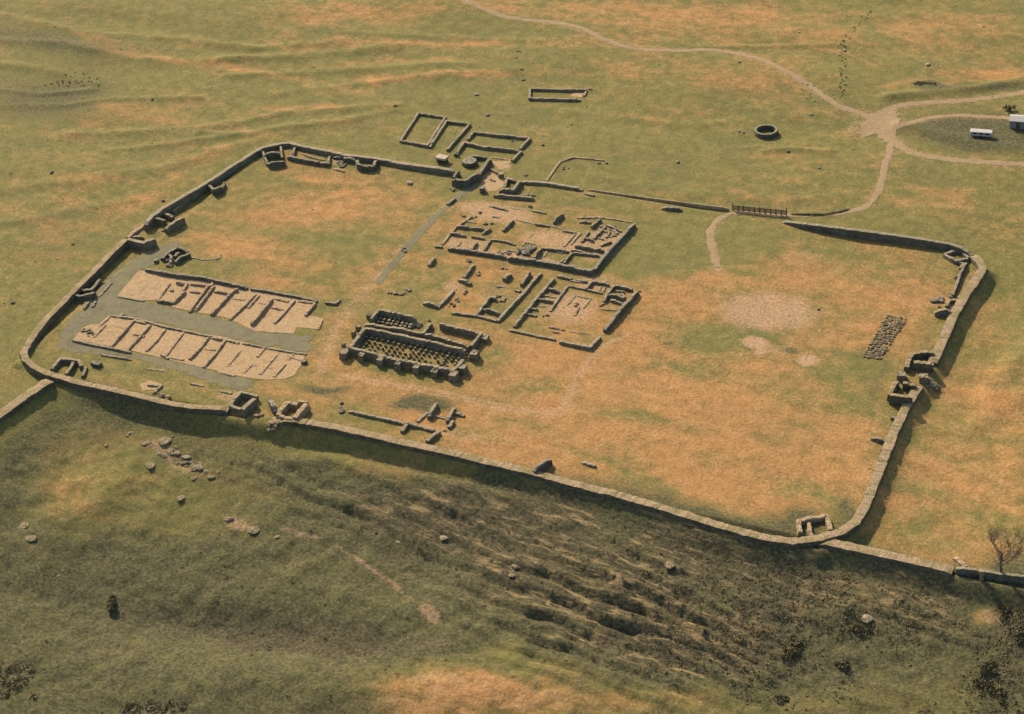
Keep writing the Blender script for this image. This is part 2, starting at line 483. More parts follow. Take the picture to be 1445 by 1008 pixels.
def wall(parent, name, pts, h=0.7, w=0.7, mat=None, closed=False, **k):
    w = w*.86
    """one wall of a ruin, traced along its top"""
    V, F = wall_geo(tops(pts, h), h, w, closed, **k)
    return link_mesh(name, V, F, mat or M_WALL, parent)

def block_geo(c, sx, sy, h, rz=0, seed=0, sub=3, rough=0.05):
    """rough block of masonry, slightly irregular"""
    r = random.Random(seed)
    nx, ny, nz = max(2, int(sx/0.5)+1), max(2, int(sy/0.5)+1), max(2, int(h/0.5)+1)
    V = []; F = []; idx = {}
    def vid(i, j, k):
        if (i, j, k) in idx: return idx[(i, j, k)]
        x = (i/nx-0.5)*sx; y = (j/ny-0.5)*sy; z = k/nz*(h+0.3)-0.3
        t = 1-0.06*k/nz
        x = x*t+(r.random()-.5)*2*rough; y = y*t+(r.random()-.5)*2*rough; z = z+((r.random()-.5)*2*rough if k else 0)
        if k == nz: z += (r.random()-.6)*0.22*min(h, 1.2)
        X = c[0]+x*math.cos(rz)-y*math.sin(rz); Y = c[1]+x*math.sin(rz)+y*math.cos(rz)
        idx[(i, j, k)] = len(V); V.append((X, Y, c[2]+z)); return idx[(i, j, k)]
    for i in range(nx):
        for j in range(ny):
            F.append((vid(i, j, nz), vid(i+1, j, nz), vid(i+1, j+1, nz), vid(i, j+1, nz)))
    for k in range(nz):
        for i in range(nx):
            F.append((vid(i, 0, k), vid(i+1, 0, k), vid(i+1, 0, k+1), vid(i, 0, k+1)))
            F.append((vid(i+1, ny, k), vid(i, ny, k), vid(i, ny, k+1), vid(i+1, ny, k+1)))
        for j in range(ny):
            F.append((vid(0, j+1, k), vid(0, j, k), vid(0, j, k+1), vid(0, j+1, k+1)))
            F.append((vid(nx, j, k), vid(nx, j+1, k), vid(nx, j+1, k+1), vid(nx, j, k+1)))
    return V, F

def block(parent, name, px, py, sx, sy, h, rz=0, mat=None, sunk=0.0):
    c = G(px, py, h); c[2] -= h
    _wseed[0] += 1
    V, F = block_geo(c, sx, sy, h, rz, _wseed[0])
    return link_mesh(name, V, F, mat or M_WALL, parent)

import bmesh
def rock_mesh(name, seed, mat, sub=2, amp=0.28, squash=0.62):
    bm = bmesh.new(); bmesh.ops.create_icosphere(bm, subdivisions=sub, radius=1.0)
    r = random.Random(seed)
    planes = [(Vector((r.uniform(-1, 1), r.uniform(-1, 1), r.uniform(-.4, 1))).normalized(), r.uniform(0.62, 0.9)) for _ in range(7)]
    sx, sy = r.uniform(.8, 1.25), r.uniform(.75, 1.1)
    for v in bm.verts:
        co = v.co.copy()
        for nrm, d in planes:
            k = co.dot(nrm)
            if k > d: co -= nrm*(k-d)
        co *= 1+(r.random()-.5)*amp*0.5
        v.co = Vector((co.x*sx, co.y*sy, co.z*squash))
    me = bpy.data.meshes.new(name); bm.to_mesh(me); bm.free()
    me.materials.append(mat)
    return me
ROCKS = [rock_mesh('boulder', s, M_ROCK) for s in range(6)]
M_PALEROCK = mat_stone('pale_boulder', (0.40, 0.33, 0.22), (0.54, 0.45, 0.31), turf_amt=0.05, scale=0.5)
PALES = [rock_mesh('boulder', 80+s, M_PALEROCK) for s in range(4)]
STONES = [rock_mesh('stone', 40+s, M_DARKST, 1) for s in range(5)]
LUMPS = [rock_mesh('stone', 60+s, M_WALL, 2, 0.4, 0.8) for s in range(5)]

_stone_cache = {}
def rubble(parent, name, pts, mat=None, size=0.55, n=3, spread=0.6):
    """a run of tumbled stones, each its own part"""
    mat = mat or M_WALL
    if mat.name not in _stone_cache: _stone_cache[mat.name] = [rock_mesh('loose_stone', 140+k, mat, 1, .35, .8) for k in range(5)]
    W = [G(a, b, size*0.4) for a, b in pts]
    r = random.Random(len(pts)*31+int(pts[0][0]*7+pts[0][1]))
    for a, b in zip(W[:-1], W[1:]):
        L = np.linalg.norm((b-a)[:2]); k = max(n, int(L/0.5))
        for i in range(k):
            p = a+(b-a)*r.random()+np.array([r.uniform(-spread, spread), r.uniform(-spread, spread), 0])
            s = size*r.uniform(.5, 1.2)
            o = bpy.data.objects.new('loose_stone', _stone_cache[mat.name][r.randrange(5)]); COL.objects.link(o)
            o.parent = parent; o.scale = (s, s*r.uniform(.7, 1), s*r.uniform(.7, 1)); o.rotation_euler = (0, 0, r.random()*6.28)
            o.location = Vector((p[0], p[1], H(p[0], p[1])+s*.25))-parent.location

def sheet_geo(pxs, off, spacing=0.9, rag=0.35):
    """ground-hugging sheet with a ragged edge, from a traced outline"""
    poly = [G(a, b)[:2] for a, b in pxs]
    B = []
    n = len(poly)
    _wseed[0] += 1; sd = _wseed[0]
    for i in range(n):
        a = poly[i]; b = poly[(i+1) % n]; L = np.linalg.norm(b-a); k = max(1, int(L/0.6))
        nn = np.array([-(b-a)[1], (b-a)[0]])/(L+1e-9)
        for j in range(k):
            p = a+(b-a)*j/k
            r = (vnoise(p[0]/1.1, p[1]/1.1, sd)-0.5)*2*rag
            B.append(p+nn*r)
    B = np.array(B)
    x0, y0 = B.min(0); x1, y1 = B.max(0)
    gx, gy = np.meshgrid(np.arange(x0, x1, spacing), np.arange(y0, y1, spacing))
    gx = gx.ravel(); gy = gy.ravel()
    pl = [tuple(p) for p in B]
    ok = inside(gx, gy, pl) & (seg_dist(gx, gy, pl+[pl[0]]) > 0.4)
    pts = [Vector(p) for p in pl]+[Vector((a, b)) for a, b in zip(gx[ok], gy[ok])]
    nb = len(pl)
    vs, es, fs, *_ = delaunay_2d_cdt(pts, [(i, (i+1) % nb) for i in range(nb)], [], 1, 1e-4)
    vx = np.array([v.x for v in vs]); vy = np.array([v.y for v in vs])
    z = H(vx, vy)+off
    return list(zip(vx, vy, z)), [tuple(f) for f in fs]

def sheet(name, pxs, mat, off=0.05, parent=None, kind=None, rag=0.35):
    V, F = sheet_geo(pxs, off, rag=rag)
    o = link_mesh(name, V, F, mat, parent)
    if kind: o['kind'] = kind
    return o

def strip(name, pxs, width, mat, off=0.055, kind='structure', rag=0.35):
    """a track draped over the ground"""
    W = [G(a, b)[:2] for a, b in pxs]
    # smooth with Catmull-Rom
    W = [W[0]]+W+[W[-1]]
    S = []
    for i in range(1, len(W)-2):
        L = np.linalg.norm(W[i+1]-W[i]); k = max(2, int(L/0.7))
        for j in range(k):
            t = j/k
            S.append(0.5*((2*W[i])+(-W[i-1]+W[i+1])*t+(2*W[i-1]-5*W[i]+4*W[i+1]-W[i+2])*t*t+(-W[i-1]+3*W[i]-3*W[i+1]+W[i+2])*t**3))
    S.append(W[-1]); S = np.array(S)
    T = np.gradient(S, axis=0); T /= np.linalg.norm(T, axis=1)[:, None]+1e-9
    Nn = np.stack([-T[:, 1], T[:, 0]], 1)
    n = len(S); V = []; F = []
    _wseed[0] += 1; sd = _wseed[0]
    wv = width if not hasattr(width, '__len__') else None
    rows = 5
    lr = [(vnoise(S[:, 0]/1.3, S[:, 1]/1.3, sd+k)-0.5)*2*rag for k in (0, 7)]
    allp = []
    for k in range(rows):
        o = (k/(rows-1)-0.5)*width
        o = np.full(n, o)
        if k == 0: o = o+lr[0]
        if k == rows-1: o = o+lr[1]
        x = S[:, 0]+Nn[:, 0]*o; y = S[:, 1]+Nn[:, 1]*o
        edge = -0.03 if k in (0, rows-1) else 0
        allp.append(np.stack([x, y, H(x, y)+off+edge], 1))
    V = np.stack(allp, 1).reshape(-1, 3).tolist()
    for i in range(n-1):
        for k in range(rows-1):
            F.append((i*rows+k, (i+1)*rows+k, (i+1)*rows+k+1, i*rows+k+1))
    o = link_mesh(name, V, F, mat)
    o['kind'] = kind
    return o

# ------------------------------------------------------------------ ground sheet
#DRY: (px,py,rx,ry,rot,strength)
DRY = [(1375, 650, 75, 150, 0, .45), (480, 18, 110, 14, 0, .75), (1000, 30, 200, 26, 2, .75), (800, 12, 240, 10, 0, .6), (1060, 108, 95, 24, 4, .55), (900, 98, 90, 16, 0, .5),
       (1310, 50, 110, 34, 0, .5), (1385, 108, 70, 11, -6, .9), (1270, 118, 60, 6, -4, .5), (1150, 60, 60, 30, 0, .3), (1420, 60, 50, 30, 0, .3),
       (620, 104, 170, 5, -2, .7), (600, 60, 200, 4, 1, .7), (560, 87, 160, 4, -2, .55), (240, 84, 170, 6, 8, .7), (90, 40, 120, 5, 12, .35), (400, 66, 120, 4, 0, .5), (480, 150, 150, 6, -2, .55),
       (190, 165, 140, 22, -4, .42), (110, 255, 140, 24, -14, .38), (60, 340, 80, 40, -30, .28), (180, 290, 90, 14, -24, .5), (330, 210, 80, 10, -15, .4), (570, 185, 50, 12, 0, .4),
       (700, 125, 60, 20, 0, .2), (820, 60, 90, 10, 0, .35), (950, 160, 110, 12, 3, .3), (870, 205, 60, 12, 0, .15), (1120, 215, 70, 14, 0, .35), (1060, 250, 90, 14, 0, .3), (1320, 290, 110, 22, 5, .3), (1430, 300, 40, 60, 0, .2),
       (420, 300, 120, 40, -4, .62), (330, 350, 70, 18, 6, .55), (450, 370, 70, 22, 10, .45), (510, 275, 60, 26, 0, .4), (560, 300, 50, 20, -30, .3), (450, 245, 80, 14, 6, .3), (390, 400, 60, 12, 12, .35),
       (530, 390, 30, 22, -40, .5), (480, 450, 26, 40, 30, .3), (470, 510, 40, 30, 0, .35), (560, 550, 130, 26, 10, .6), (440, 560, 80, 14, 10, .35), (640, 590, 110, 26, 12, .55), (700, 640, 110, 20, 14, .55),
       (750, 500, 95, 40, 5, .78), (860, 560, 180, 60, 10, .78), (900, 460, 70, 50, -20, .75), (960, 430, 70, 34, 0, .75), (1000, 395, 70, 18, 0, .6), (1060, 560, 180, 60, 6, .68), (980, 650, 190, 55, 10, .85), (820, 620, 150, 46, 10, .65),
       (1060, 710, 120, 34, 12, .85), (1140, 620, 90, 60, 0, .62), (1190, 640, 40, 70, 10, .55), (1140, 380, 70, 40, 15, .55), (1190, 410, 90, 22, 15, .6), (1290, 420, 60, 40, 0, .55), (1240, 460, 70, 22, 10, .5), (1160, 480, 80, 40, 0, .35), (1250, 560, 40, 60, 20, .35),
       (660, 370, 100, 30, 8, .4), (760, 330, 110, 34, 8, .55), (815, 430, 60, 36, 10, .55), (650, 420, 60, 26, 8, .5), (1000, 320, 20, 30, 0, .1), (1240, 340, 100, 10, 8, .45), (1150, 325, 60, 8, 8, .25),
       (1360, 720, 90, 90, 0, .5), (1400, 560, 40, 70, 0, .6), (1330, 560, 40, 80, 20, .45), (1390, 460, 40, 60, 0, .35), (1430, 640, 30, 90, 0, .6), (1250, 740, 40, 60, 0, .35),
       (640, 975, 110, 34, 0, .95), (740, 985, 90, 26, 0, .8), (560, 1000, 60, 16, 0, .7), (850, 1000, 60, 14, 0, .5), (110, 690, 40, 34, -30, .45), (90, 640, 90, 40, -30, .25), (215, 610, 80, 24, 10, .35), (400, 620, 80, 12, 12, .35), (560, 660, 120, 12, 13, .35),
       (1225, 840, 18, 14, 0, .9), (1400, 862, 26, 16, 20, .8), (900, 800, 40, 22, 0, .55), (620, 720, 40, 16, 10, .4), (1420, 945, 20, 30, 0, .5), (770, 690, 50, 8, 13, .3), (780, 780, 40, 14, 10, .5), (870, 735, 60, 18, 15, .45), (1010, 845, 30, 16, 0, .4), (960, 1000, 200, 24, 0, .3), (1240, 960, 90, 30, 0, .25)]
NOTDRY = [(900, 655, 60, 9, 10, .35), (1010, 700, 60, 9, 12, .35), (1090, 620, 40, 10, 0, .4), (760, 600, 50, 8, 10, .35), (690, 620, 40, 7, 12, .3), (1130, 450, 30, 26, 0, .3), (940, 440, 22, 10, 0, .3), (870, 470, 20, 9, 0, .3), (1000, 600, 50, 14, 8, .5), (900, 590, 60, 10, 8, .45), (780, 545, 40, 10, 8, .4), (960, 520, 60, 10, 6, .45), (1050, 655, 70, 12, 8, .45), (1130, 690, 50, 16, 0, .4), (840, 480, 30, 20, -30, .3), (560, 520, 60, 8, 10, .4), (1090, 540, 60, 12, 4, .4), (1250, 620, 20, 60, 15, .35), (870, 630, 40, 12, 0, .4), (1200, 520, 50, 16, 0, .4), (1070, 470, 70, 8, 5, .4), (400, 330, 50, 8, 0, .35), (360, 290, 40, 8, 0, .3), (500, 330, 50, 20, -20, .35), (910, 345, 110, 36, 6, .5), (1090, 340, 90, 26, 6, .35), (1000, 480, 60, 14, 6, .55), (690, 500, 34, 16, 0, .5), (730, 555, 45, 16, 8, .4), (1190, 560, 80, 28, 0, .5), (1120, 600, 60, 22, 10, .3), (640, 135, 130, 18, 0, .35), (760, 210, 180, 40, 0, .3), (1010, 215, 60, 30, 0, .3), (1200, 30, 60, 12, 0, .3), (950, 360, 70, 24, 0, .4), (880, 530, 40, 14, 0, .35), (1320, 500, 24, 50, 20, .3), (820, 640, 60, 14, 6, .25), (1110, 745, 50, 16, 14, .6), (930, 690, 110, 8, 16, .5), (1185, 712, 30, 30, 0, .4)]
DARK = [(642, 972, 14, 9, 0, .8), (690, 945, 40, 4, -10, .6), (700, 990, 30, 5, 5, .6), (757, 972, 8, 8, 0, .7), (590, 965, 24, 4, 10, .5), (820, 998, 30, 7, 0, .6), (610, 1000, 30, 5, 0, .5), (730, 955, 24, 3, 20, .5), (960, 880, 300, 95, 12, .95), (640, 735, 190, 50, 10, .9), (900, 745, 260, 34, 14, .75), (1240, 840, 190, 50, 8, .72), (1300, 930, 170, 70, 0, .6), (400, 902, 210, 24, 6, 1.0), (470, 912, 160, 16, 5, .8), (360, 790, 280, 90, 0, .42), (1435, 890, 46, 90, 0, .75), (120, 800, 190, 90, 0, .40), (400, 660, 110, 40, 10, .4), (180, 590, 140, 30, 10, .45), (30, 650, 70, 30, -30, .5), (80, 930, 200, 70, 0, .38), (300, 980, 230, 30, 0, .35),
        (60, 140, 100, 40, 5, .42), (60, 55, 150, 24, 9, .38), (1385, 188, 95, 24, 4, .95), (1340, 122, 60, 7, -8, .4), (1310, 118, 20, 5, 0, .7), (460, 550, 46, 8, 4, .6), (600, 572, 46, 13, 0, .75), (505, 178, 90, 8, -4, .25), (1420, 125, 50, 8, -8, .45),
        (1125, 735, 40, 22, 12, .5), (1195, 718, 16, 26, 20, .5), (1000, 725, 110, 8, 16, .4), (1240, 540, 16, 70, 15, .3), (1060, 212, 70, 4, 2, .3), (560, 205, 30, 8, 0, .3), (75, 350, 60, 40, -40, .22), (140, 120, 60, 20, 0, .2),
        (1053, 483, 8, 3, 0, .7), (1110, 499, 12, 5, 8, .8), (945, 484, 7, 3, 0, .6), (1310, 480, 10, 80, 25, .2), (800, 830, 200, 60, 10, .5)]
NOTDARK = [(1270, 950, 150, 50, 0, .30), (1180, 880, 60, 20, 20, .2), (210, 690, 150, 55, 10, .28), (430, 640, 90, 16, 10, .2), (760, 930, 90, 16, 12, .3), (870, 735, 50, 16, 15, .35), (1225, 842, 22, 14, 0, .6), (1400, 870, 26, 18, 20, .6), (980, 990, 220, 22, 0, .25), (1010, 845, 30, 14, 0, .4), (610, 640, 300, 8, 13, .3), (640, 975, 110, 34, 0, .5), (740, 990, 90, 22, 0, .45), (120, 695, 70, 40, -30, .35), (540, 650, 160, 12, 13, .3)]
BARE = [(650, 966, 70, 22, 0, .34), (745, 984, 70, 16, 0, .34), (590, 992, 50, 12, 0, .3), (600, 955, 30, 8, 0, .4), (1085, 440, 78, 29, 4, .82), (1066, 484, 22, 10, 10, 1), (1140, 509, 18, 9, 0, 1), (1074, 496, 10, 5, 0, 1), (1090, 492, 30, 7, 10, .5), (1130, 365, 36, 14, -10, .3), (1215, 182, 26, 14, 0, .5), (1013, 380, 9, 10, 0, .6),
        (700, 300, 62, 16, 8, .8), (790, 340, 60, 14, 8, .75), (660, 345, 40, 12, 8, .75), (850, 345, 34, 24, -20, .75), (740, 366, 90, 9, 9, .7), (690, 250, 22, 14, 20, .75), (712, 235, 12, 8, 0, .6), (805, 435, 42, 26, 0, .75), (845, 400, 34, 14, 8, .6), (640, 405, 18, 12, 0, .6), (700, 415, 30, 14, 8, .35),
        (520, 800, 36, 4, 37, .62), (556, 826, 24, 4, 40, .55), (607, 866, 21, 9, 38, .72), (480, 775, 20, 3, 30, .4), (583, 847, 14, 3, 40, .5), (420, 752, 40, 5, 15, .4), (700, 575, 120, 3, 9, .2), (228, 632, 20, 12, 20, .55), (250, 655, 26, 10, 30, .5), (335, 738, 22, 10, 20, .55), (640, 612, 60, 8, 12, .45), (1240, 775, 60, 4, 12, .1), (1400, 870, 18, 12, 30, .5), (660, 965, 50, 12, 0, .25), (330, 560, 26, 10, 10, .6), (210, 548, 14, 6, 0, .6),
        (1360, 405, 8, 30, 25, .4), (1325, 425, 24, 10, 0, .3), (460, 215, 12, 5, 10, .7), (475, 228, 10, 6, 0, .6), (195, 325, 20, 8, -40, .5)]
TRACKS = [([(640, -6), (715, 24), (782, 32), (849, 54), (915, 70.5), (1007, 71), (1047, 77), (1081, 87), (1121, 107), (1151, 128), (1181, 148), (1240, 176)], 2.0, .5), ([(1244, 178), (1274, 149), (1364, 142), (1440, 131)], 2.4, .5), ([(1254, 184), (1304, 169), (1347, 164), (1440, 168)], 2.2, .45), ([(1250, 182), (1277, 211), (1304, 220), (1397, 230), (1440, 232)], 2.4, .5), ([(1259, 200), (1240, 266), (1227, 288), (1204, 298), (1164, 303), (1044, 300), (1021, 306), (1005, 320), (1003, 335), (1008, 360), (1013, 384)], 1.6, .5),
          ([(482, 529), (565, 543), (649, 558), (715, 573), (765, 583), (789, 578), (802, 559), (815, 526), (835, 503), (856, 486), (890, 470)], 0.75, .8),
          ([(487, 533), (565, 548), (645, 563), (712, 578), (768, 589), (796, 582), (808, 560), (821, 530), (841, 507)], 0.7, .7),
          ([(570, 352), (548, 378), (520, 405), (495, 432), (475, 462), (452, 525)], 2.0, .62),
          ([(1241, 580), (1228, 640), (1205, 700), (1190, 735)], 1.3, .35),
          ([(-5, 575), (30, 553), (62, 533)], 0.5, .0)]

def covers(x, y):
    def tot(L):
        s = np.zeros_like(x)
        for e in L: s = s+ell_eval(x, y, ell(*e))
        return s
    def cmax(L, p=1.0):
        s = np.zeros_like(x)
        for e in L: s = np.maximum(s, ell_eval(x, y, ell(*e), p))
        return s
    wx = (fbm(x/5, y/5, 51, 3)-.5)*5; wy = (fbm(x/5, y/5, 57, 3)-.5)*5
    X, Y = x+wx, y+wy
    def soft(L):
        s = np.ones_like(x)
        for e in L: s = s*(1-np.clip(ell_eval(X, Y, ell(*e)), 0, 1))
        return 1-s
    fort = inside(x, y, w0([(33, 500), (180, 337), (408, 201), (640, 240), (1040, 296), (1345, 350), (1385, 380), (1210, 735), (1118, 763), (396, 592), (86, 532)], 0))
    dry = np.where(fort, 0.22, 0.09)+0.85*soft(DRY)-0.9*soft(NOTDRY)
    dn = np.where(~inside(x, y, north_poly), seg_dist(x, y, north_line), 0)
    dark = np.maximum(soft(DARK)*1.0, 0.42*sstep(1, 8, dn))-soft(NOTDARK)
    dry = dry*np.where(dn > 0, sstep(3.5, 9, dn), 1) 
    dark = np.where(inside(x, y, north_poly), np.minimum(dark, 0.5), dark)
    X, Y = x+wx*.12, y+wy*.12
    bare = np.zeros_like(x)
    for e in BARE: bare = np.maximum(bare, ell_eval(X, Y, ell(*e), 2.6))
    for pts, w, s in TRACKS:
        if s <= 0: continue
        d = seg_dist(x+wx*.1, y+wy*.1, [tuple(G(a, b)[:2]) for a, b in pts])
        bare = np.maximum(bare, .85*s*np.exp(-(d/w)**2))
    return np.clip(dry, 0, 1), np.clip(dark, 0, 1), np.clip(bare, 0, 1)

def axis(lo, hi, step, far):
    a = list(np.arange(lo, hi+step/2, step))
    s = step; v = a[-1]; up = []
    while v < far: s *= 1.35; v += s; up.append(v)
    s = step; v = a[0]; dn = []
    while v > -far: s *= 1.35; v -= s; dn.append(v)
    return np.array(dn[::-1]+a+up)

def build_ground():
    cs = [P0(a, b)[:2] for a, b in ((0, 0), (IW, 0), (0, IH), (IW, IH))]
    xs = [c[0] for c in cs]; ys = [c[1] for c in cs]
    ax = axis(min(xs)-8, max(xs)+12, 0.62, 4000)
    ay1 = axis(min(ys)-16, max(ys)+12, 0.62, 4000)
    # finer rows over the rough slope nearest the camera
    ay = ay1
    nx, ny = len(ax), len(ay)
    X, Y = np.meshgrid(ax, ay)
    x = X.ravel(); y = Y.ravel()
    z = H(x, y)
    v = np.stack([x, y, z], 1)
    i = np.arange(nx-1); j = np.arange(ny-1)
    I, J = np.meshgrid(i, j); a = (J*nx+I).ravel()
    f = np.stack([a, a+1, a+1+nx, a+nx], 1)
    me = bpy.data.meshes.new('ground')
    me.vertices.add(len(v)); me.vertices.foreach_set('co', v.ravel())
    me.loops.add(f.size); me.loops.foreach_set('vertex_index', f.ravel().astype(np.int32))
    me.polygons.add(len(f)); me.polygons.foreach_set('loop_start', (np.arange(len(f))*4).astype(np.int32))
    me.polygons.foreach_set('use_smooth', np.ones(len(f), bool))
    me.update(calc_edges=True)
    d, k, b = covers(x, y)
    at = me.attributes.new('cover', 'FLOAT_COLOR', 'POINT')
    crag = np.zeros_like(x)
    for e in STRIPES: crag = np.maximum(crag, ell_eval(x, y, e, 1.6))
    crag = np.clip(crag*1.4+np.where(x > 120, 0.25, 0), 0, 1)
    at.data.foreach_set('color', np.stack([d, k, b, crag], 1).ravel())
    me.materials.append(M_GROUND)
    o = bpy.data.objects.new('ground', me); COL.objects.link(o)
    tag(o, kind='structure')
    print('ground', nx, ny, len(v))
build_ground()

def z3(p): return conv(964, 0, 0.33333, p)
def z2(p): return conv(482, 0, 0.33356, p)

# ------------------------------------------------------------------ tracks, paths
strip('farm_track', [(640, -6), (669, 7), (715, 24), (782, 32), (815, 38), (849, 54), (882, 66), (915, 70.5), (964, 71.5), (1007, 71), (1047, 77), (1081, 87), (1121, 107), (1151, 128), (1181, 148), (1217, 161), (1240, 176)], 1.8, M_ROAD)
strip('farm_track', z3([(820, 505), (870, 468), (930, 445), (1050, 436), (1200, 426), (1300, 415), (1430, 395), (1520, 378)]), 2.1, M_ROAD, off=0.06)
strip('farm_track', z3([(850, 545), (930, 530), (1020, 506), (1150, 491), (1300, 496), (1400, 502), (1500, 508)]), 1.9, M_ROAD, off=0.065)
strip('farm_track', z3([(860, 545), (890, 590), (940, 633), (1020, 659), (1150, 679), (1300, 690), (1430, 696), (1540, 702)]), 2.2, M_ROAD, off=0.07)
strip('farm_track', z3([(885, 600), (870, 660), (848, 730), (830, 800), (790, 863), (720, 894), (600, 909), (450, 914), (340, 910), (240, 902), (170, 920), (125, 960), (115, 1005)])+[(1006, 352), (1012, 378)], 1.7, M_ROAD, off=0.075)
sheet('track_junction', z3([(775, 492), (830, 468), (880, 455), (915, 470), (905, 560), (898, 610), (862, 605), (815, 570), (770, 580), (735, 560), (770, 530)]), M_ROAD, off=0.08, kind='structure', rag=.9)
strip('gravel_path', [(672, 262), (655, 271), (640, 284), (615, 306), (590, 331), (570, 354), (548, 381), (532, 400)], 2.0, M_GRAVEL)

def z7(p): return conv(100, 370, 0.26298, p)
sheet('gravel_path', z7([(545, -110), (590, -105), (470, 0), (405, 30), (360, 55), (285, 140), (250, 185), (390, 210), (540, 245), (640, 270), (850, 310), (990, 375), (1190, 388), (1300, 402), (1270, 478), (1180, 470), (900, 425), (740, 388), (600, 360), (420, 318), (330, 292), (200, 278), (150, 330), (60, 350), (10, 415), (90, 440), (200, 462), (330, 487), (520, 522), (700, 572), (950, 635), (1000, 680), (840, 680), (620, 600), (330, 520), (160, 490), (20, 480), (-60, 470), (-68, 430), (-20, 330), (60, 250), (130, 160), (230, 60), (400, -50)]), M_GRAVEL, off=0.04, kind='structure', rag=.9)

# ------------------------------------------------------------------ curtain walls
def curtain(name, pts, label, w=1.5, z=HC, mat=None, cat='stone wall', grp=None, zend=None, zs=None, **k):
    n = len(pts)
    T = []; k.setdefault('flat', True)
    for i, (a, b) in enumerate(pts):
        zz = z if zend is None else z+(zend-z)*i/(n-1)
        if zs: zz = zs[i]
        T.append(P0(a, b, zz))
    V, F = wall_geo(T, 1.6, w, ends=0.3, ruin=k.pop('ruin', .17), batter=k.pop('batter', .12), **k)
    return tag(centre_mesh(link_mesh(name, V, F, mat or M_CURT)), label, cat, grp)

GC = 'curtain wall of the fort, in stretches between the gates'
curtain('curtain_wall', E_NORTH[:-1]+N_EAST, 'fort wall stretch curving round the rounded lower left corner', 1.6, z=1.5, zend=.9, grp=GC)
curtain('curtain_wall', N_WEST, 'longest fort wall stretch, along the near side and round the lower right corner', 1.9, grp=GC)
curtain('curtain_wall', E_SOUTH, 'fort wall stretch round the upper left corner to the far gateway', 1.1, z=1.5, zend=1.2, grp=GC, mat=M_WALL)
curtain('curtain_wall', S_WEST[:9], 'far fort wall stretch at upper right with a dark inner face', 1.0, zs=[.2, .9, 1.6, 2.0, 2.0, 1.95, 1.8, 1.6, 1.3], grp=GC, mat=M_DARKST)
curtain('curtain_wall', S_WEST[8:], 'thick right hand fort wall stretch from the upper right bend down to the gateway', 2.0, z=1.0, grp=GC)
curtain('curtain_wall', [(735, 255), (769, 257), (822, 265.5)], 'short low fort wall stub right of the far gateway', 0.9, z=.6, grp=GC, mat=M_WALL)
curtain('curtain_wall', [(828, 266.5), (856, 270.5), (910, 278), (964, 285.5), (1028, 293)], 'thin almost buried line of fort wall leading to the wooden fence', 0.36, z=.18, ruin=.05, grp=GC, mat=M_PALEST)
curtain('boundary_wall', HW_EAST, 'thick frontier wall running off to the left edge from the fort corner', 2.4, z=1.0, ruin=.06)
curtain('boundary_wall', HW_WEST, 'flat topped frontier wall running right from the fort corner towards the bare tree', 2.2, z=0.6, ruin=.05)
curtain('field_wall', FIELD_W, 'narrow dark field wall passing the foot of the bare tree', 0.7, z=1.1, mat=M_DARKST)
gp = empty('gate_pillar', P0(1386.5, 803, 0.0), 'pale squared gate pillar in the field wall left of the bare tree', 'pillar')
c = P0(1386.5, 805, 1.5)
V, F = block_geo((c[0], c[1]-0.6, -1.6), .7, .7, 3.1, .2, 5); link_mesh('shaft', V, F, M_PALEST, gp)
V, F = block_geo((c[0], c[1]-0.6, 1.78), .9, .9, .22, .2, 6, rough=.03); link_mesh('cap', V, F, M_PALEST, gp)
o = wall(None, 'wall_stub', [(1348, 784), (1354, 790), (1362, 798)], .7, 1.1, M_PALEST)
tag(centre_mesh(o), 'short pale stub of wall behind the end of the right frontier wall', 'stone wall')

def ruin(name, px, py, label, cat, group=None):
    return empty(name, G(px, py), label, cat, group)

# ------------------------------------------------------------------ towers and gates
GT = 'gateways of the fort'
IT = 'towers set against the inside of the fort wall'
def zb(p): return conv(90, 260, 0.16863, p)
r = ruin('gateway', 215, 325, 'left side gateway with two guard chambers, above the barracks', 'gateway', GT)
for pts, h, w in (([(700, 325), (745, 282), (850, 292)], 1.1, .9), ([(800, 228), (915, 268)], .9, .9), ([(848, 358), (920, 315), (1000, 270)], 1.3, 1.0), ([(905, 218), (990, 172)], .8, .8),
                  ([(515, 452), (590, 470), (665, 482), (715, 465), (762, 445)], 1.5, 1.1), ([(580, 428), (665, 436)], .6, .7)):
    wall(r, 'chamber_wall', zb(pts), h*1.4, w, M_WALL)
wall(r, 'threshold', [(180, 334), (192, 325), (205, 315)], .6, 1.1, M_PALEST)
rubble(r, 'loose_stones', zb([(600, 400), (680, 380), (740, 390)]), M_PALEST, .4); rubble(r, 'loose_stones', zb([(790, 375), (850, 380)]), M_DARKST, .5)
r = ruin('interval_tower', 128, 402, 'tower ruin against the left fort wall beside the barracks', 'tower ruin', IT)
for pts, h, w in (([(110, 862), (170, 880), (225, 878), (265, 835), (300, 788)], 1.0, .8), ([(62, 912), (130, 932), (235, 915), (255, 890)], 1.0, .8), ([(190, 785), (240, 795)], .6, .7)):
    wall(r, 'tower_wall', zb(pts), h*1.4, w, M_DARKST)
rubble(r, 'loose_stones', zb([(230, 850), (290, 830), (330, 825)]), M_DARKST, .5)
r = ruin('interval_tower', 305, 260, 'small tower ruin midway up the left fort wall', 'tower ruin', IT)
zc = lambda p: conv(0, 0, 0.33356, p)
for pts, h, w in (([(880, 778), (905, 800), (945, 782)], 1.2, .8), ([(945, 782), (948, 768)], .9, .7)): wall(r, 'tower_wall', zc(pts), h*1.4, w, M_DARKST)
za = lambda p: conv(320, 180, 0.166667, p)
r = ruin('corner_tower', 385, 216, 'corner tower ruin inside the upper left bend of the fort wall', 'tower ruin', IT)
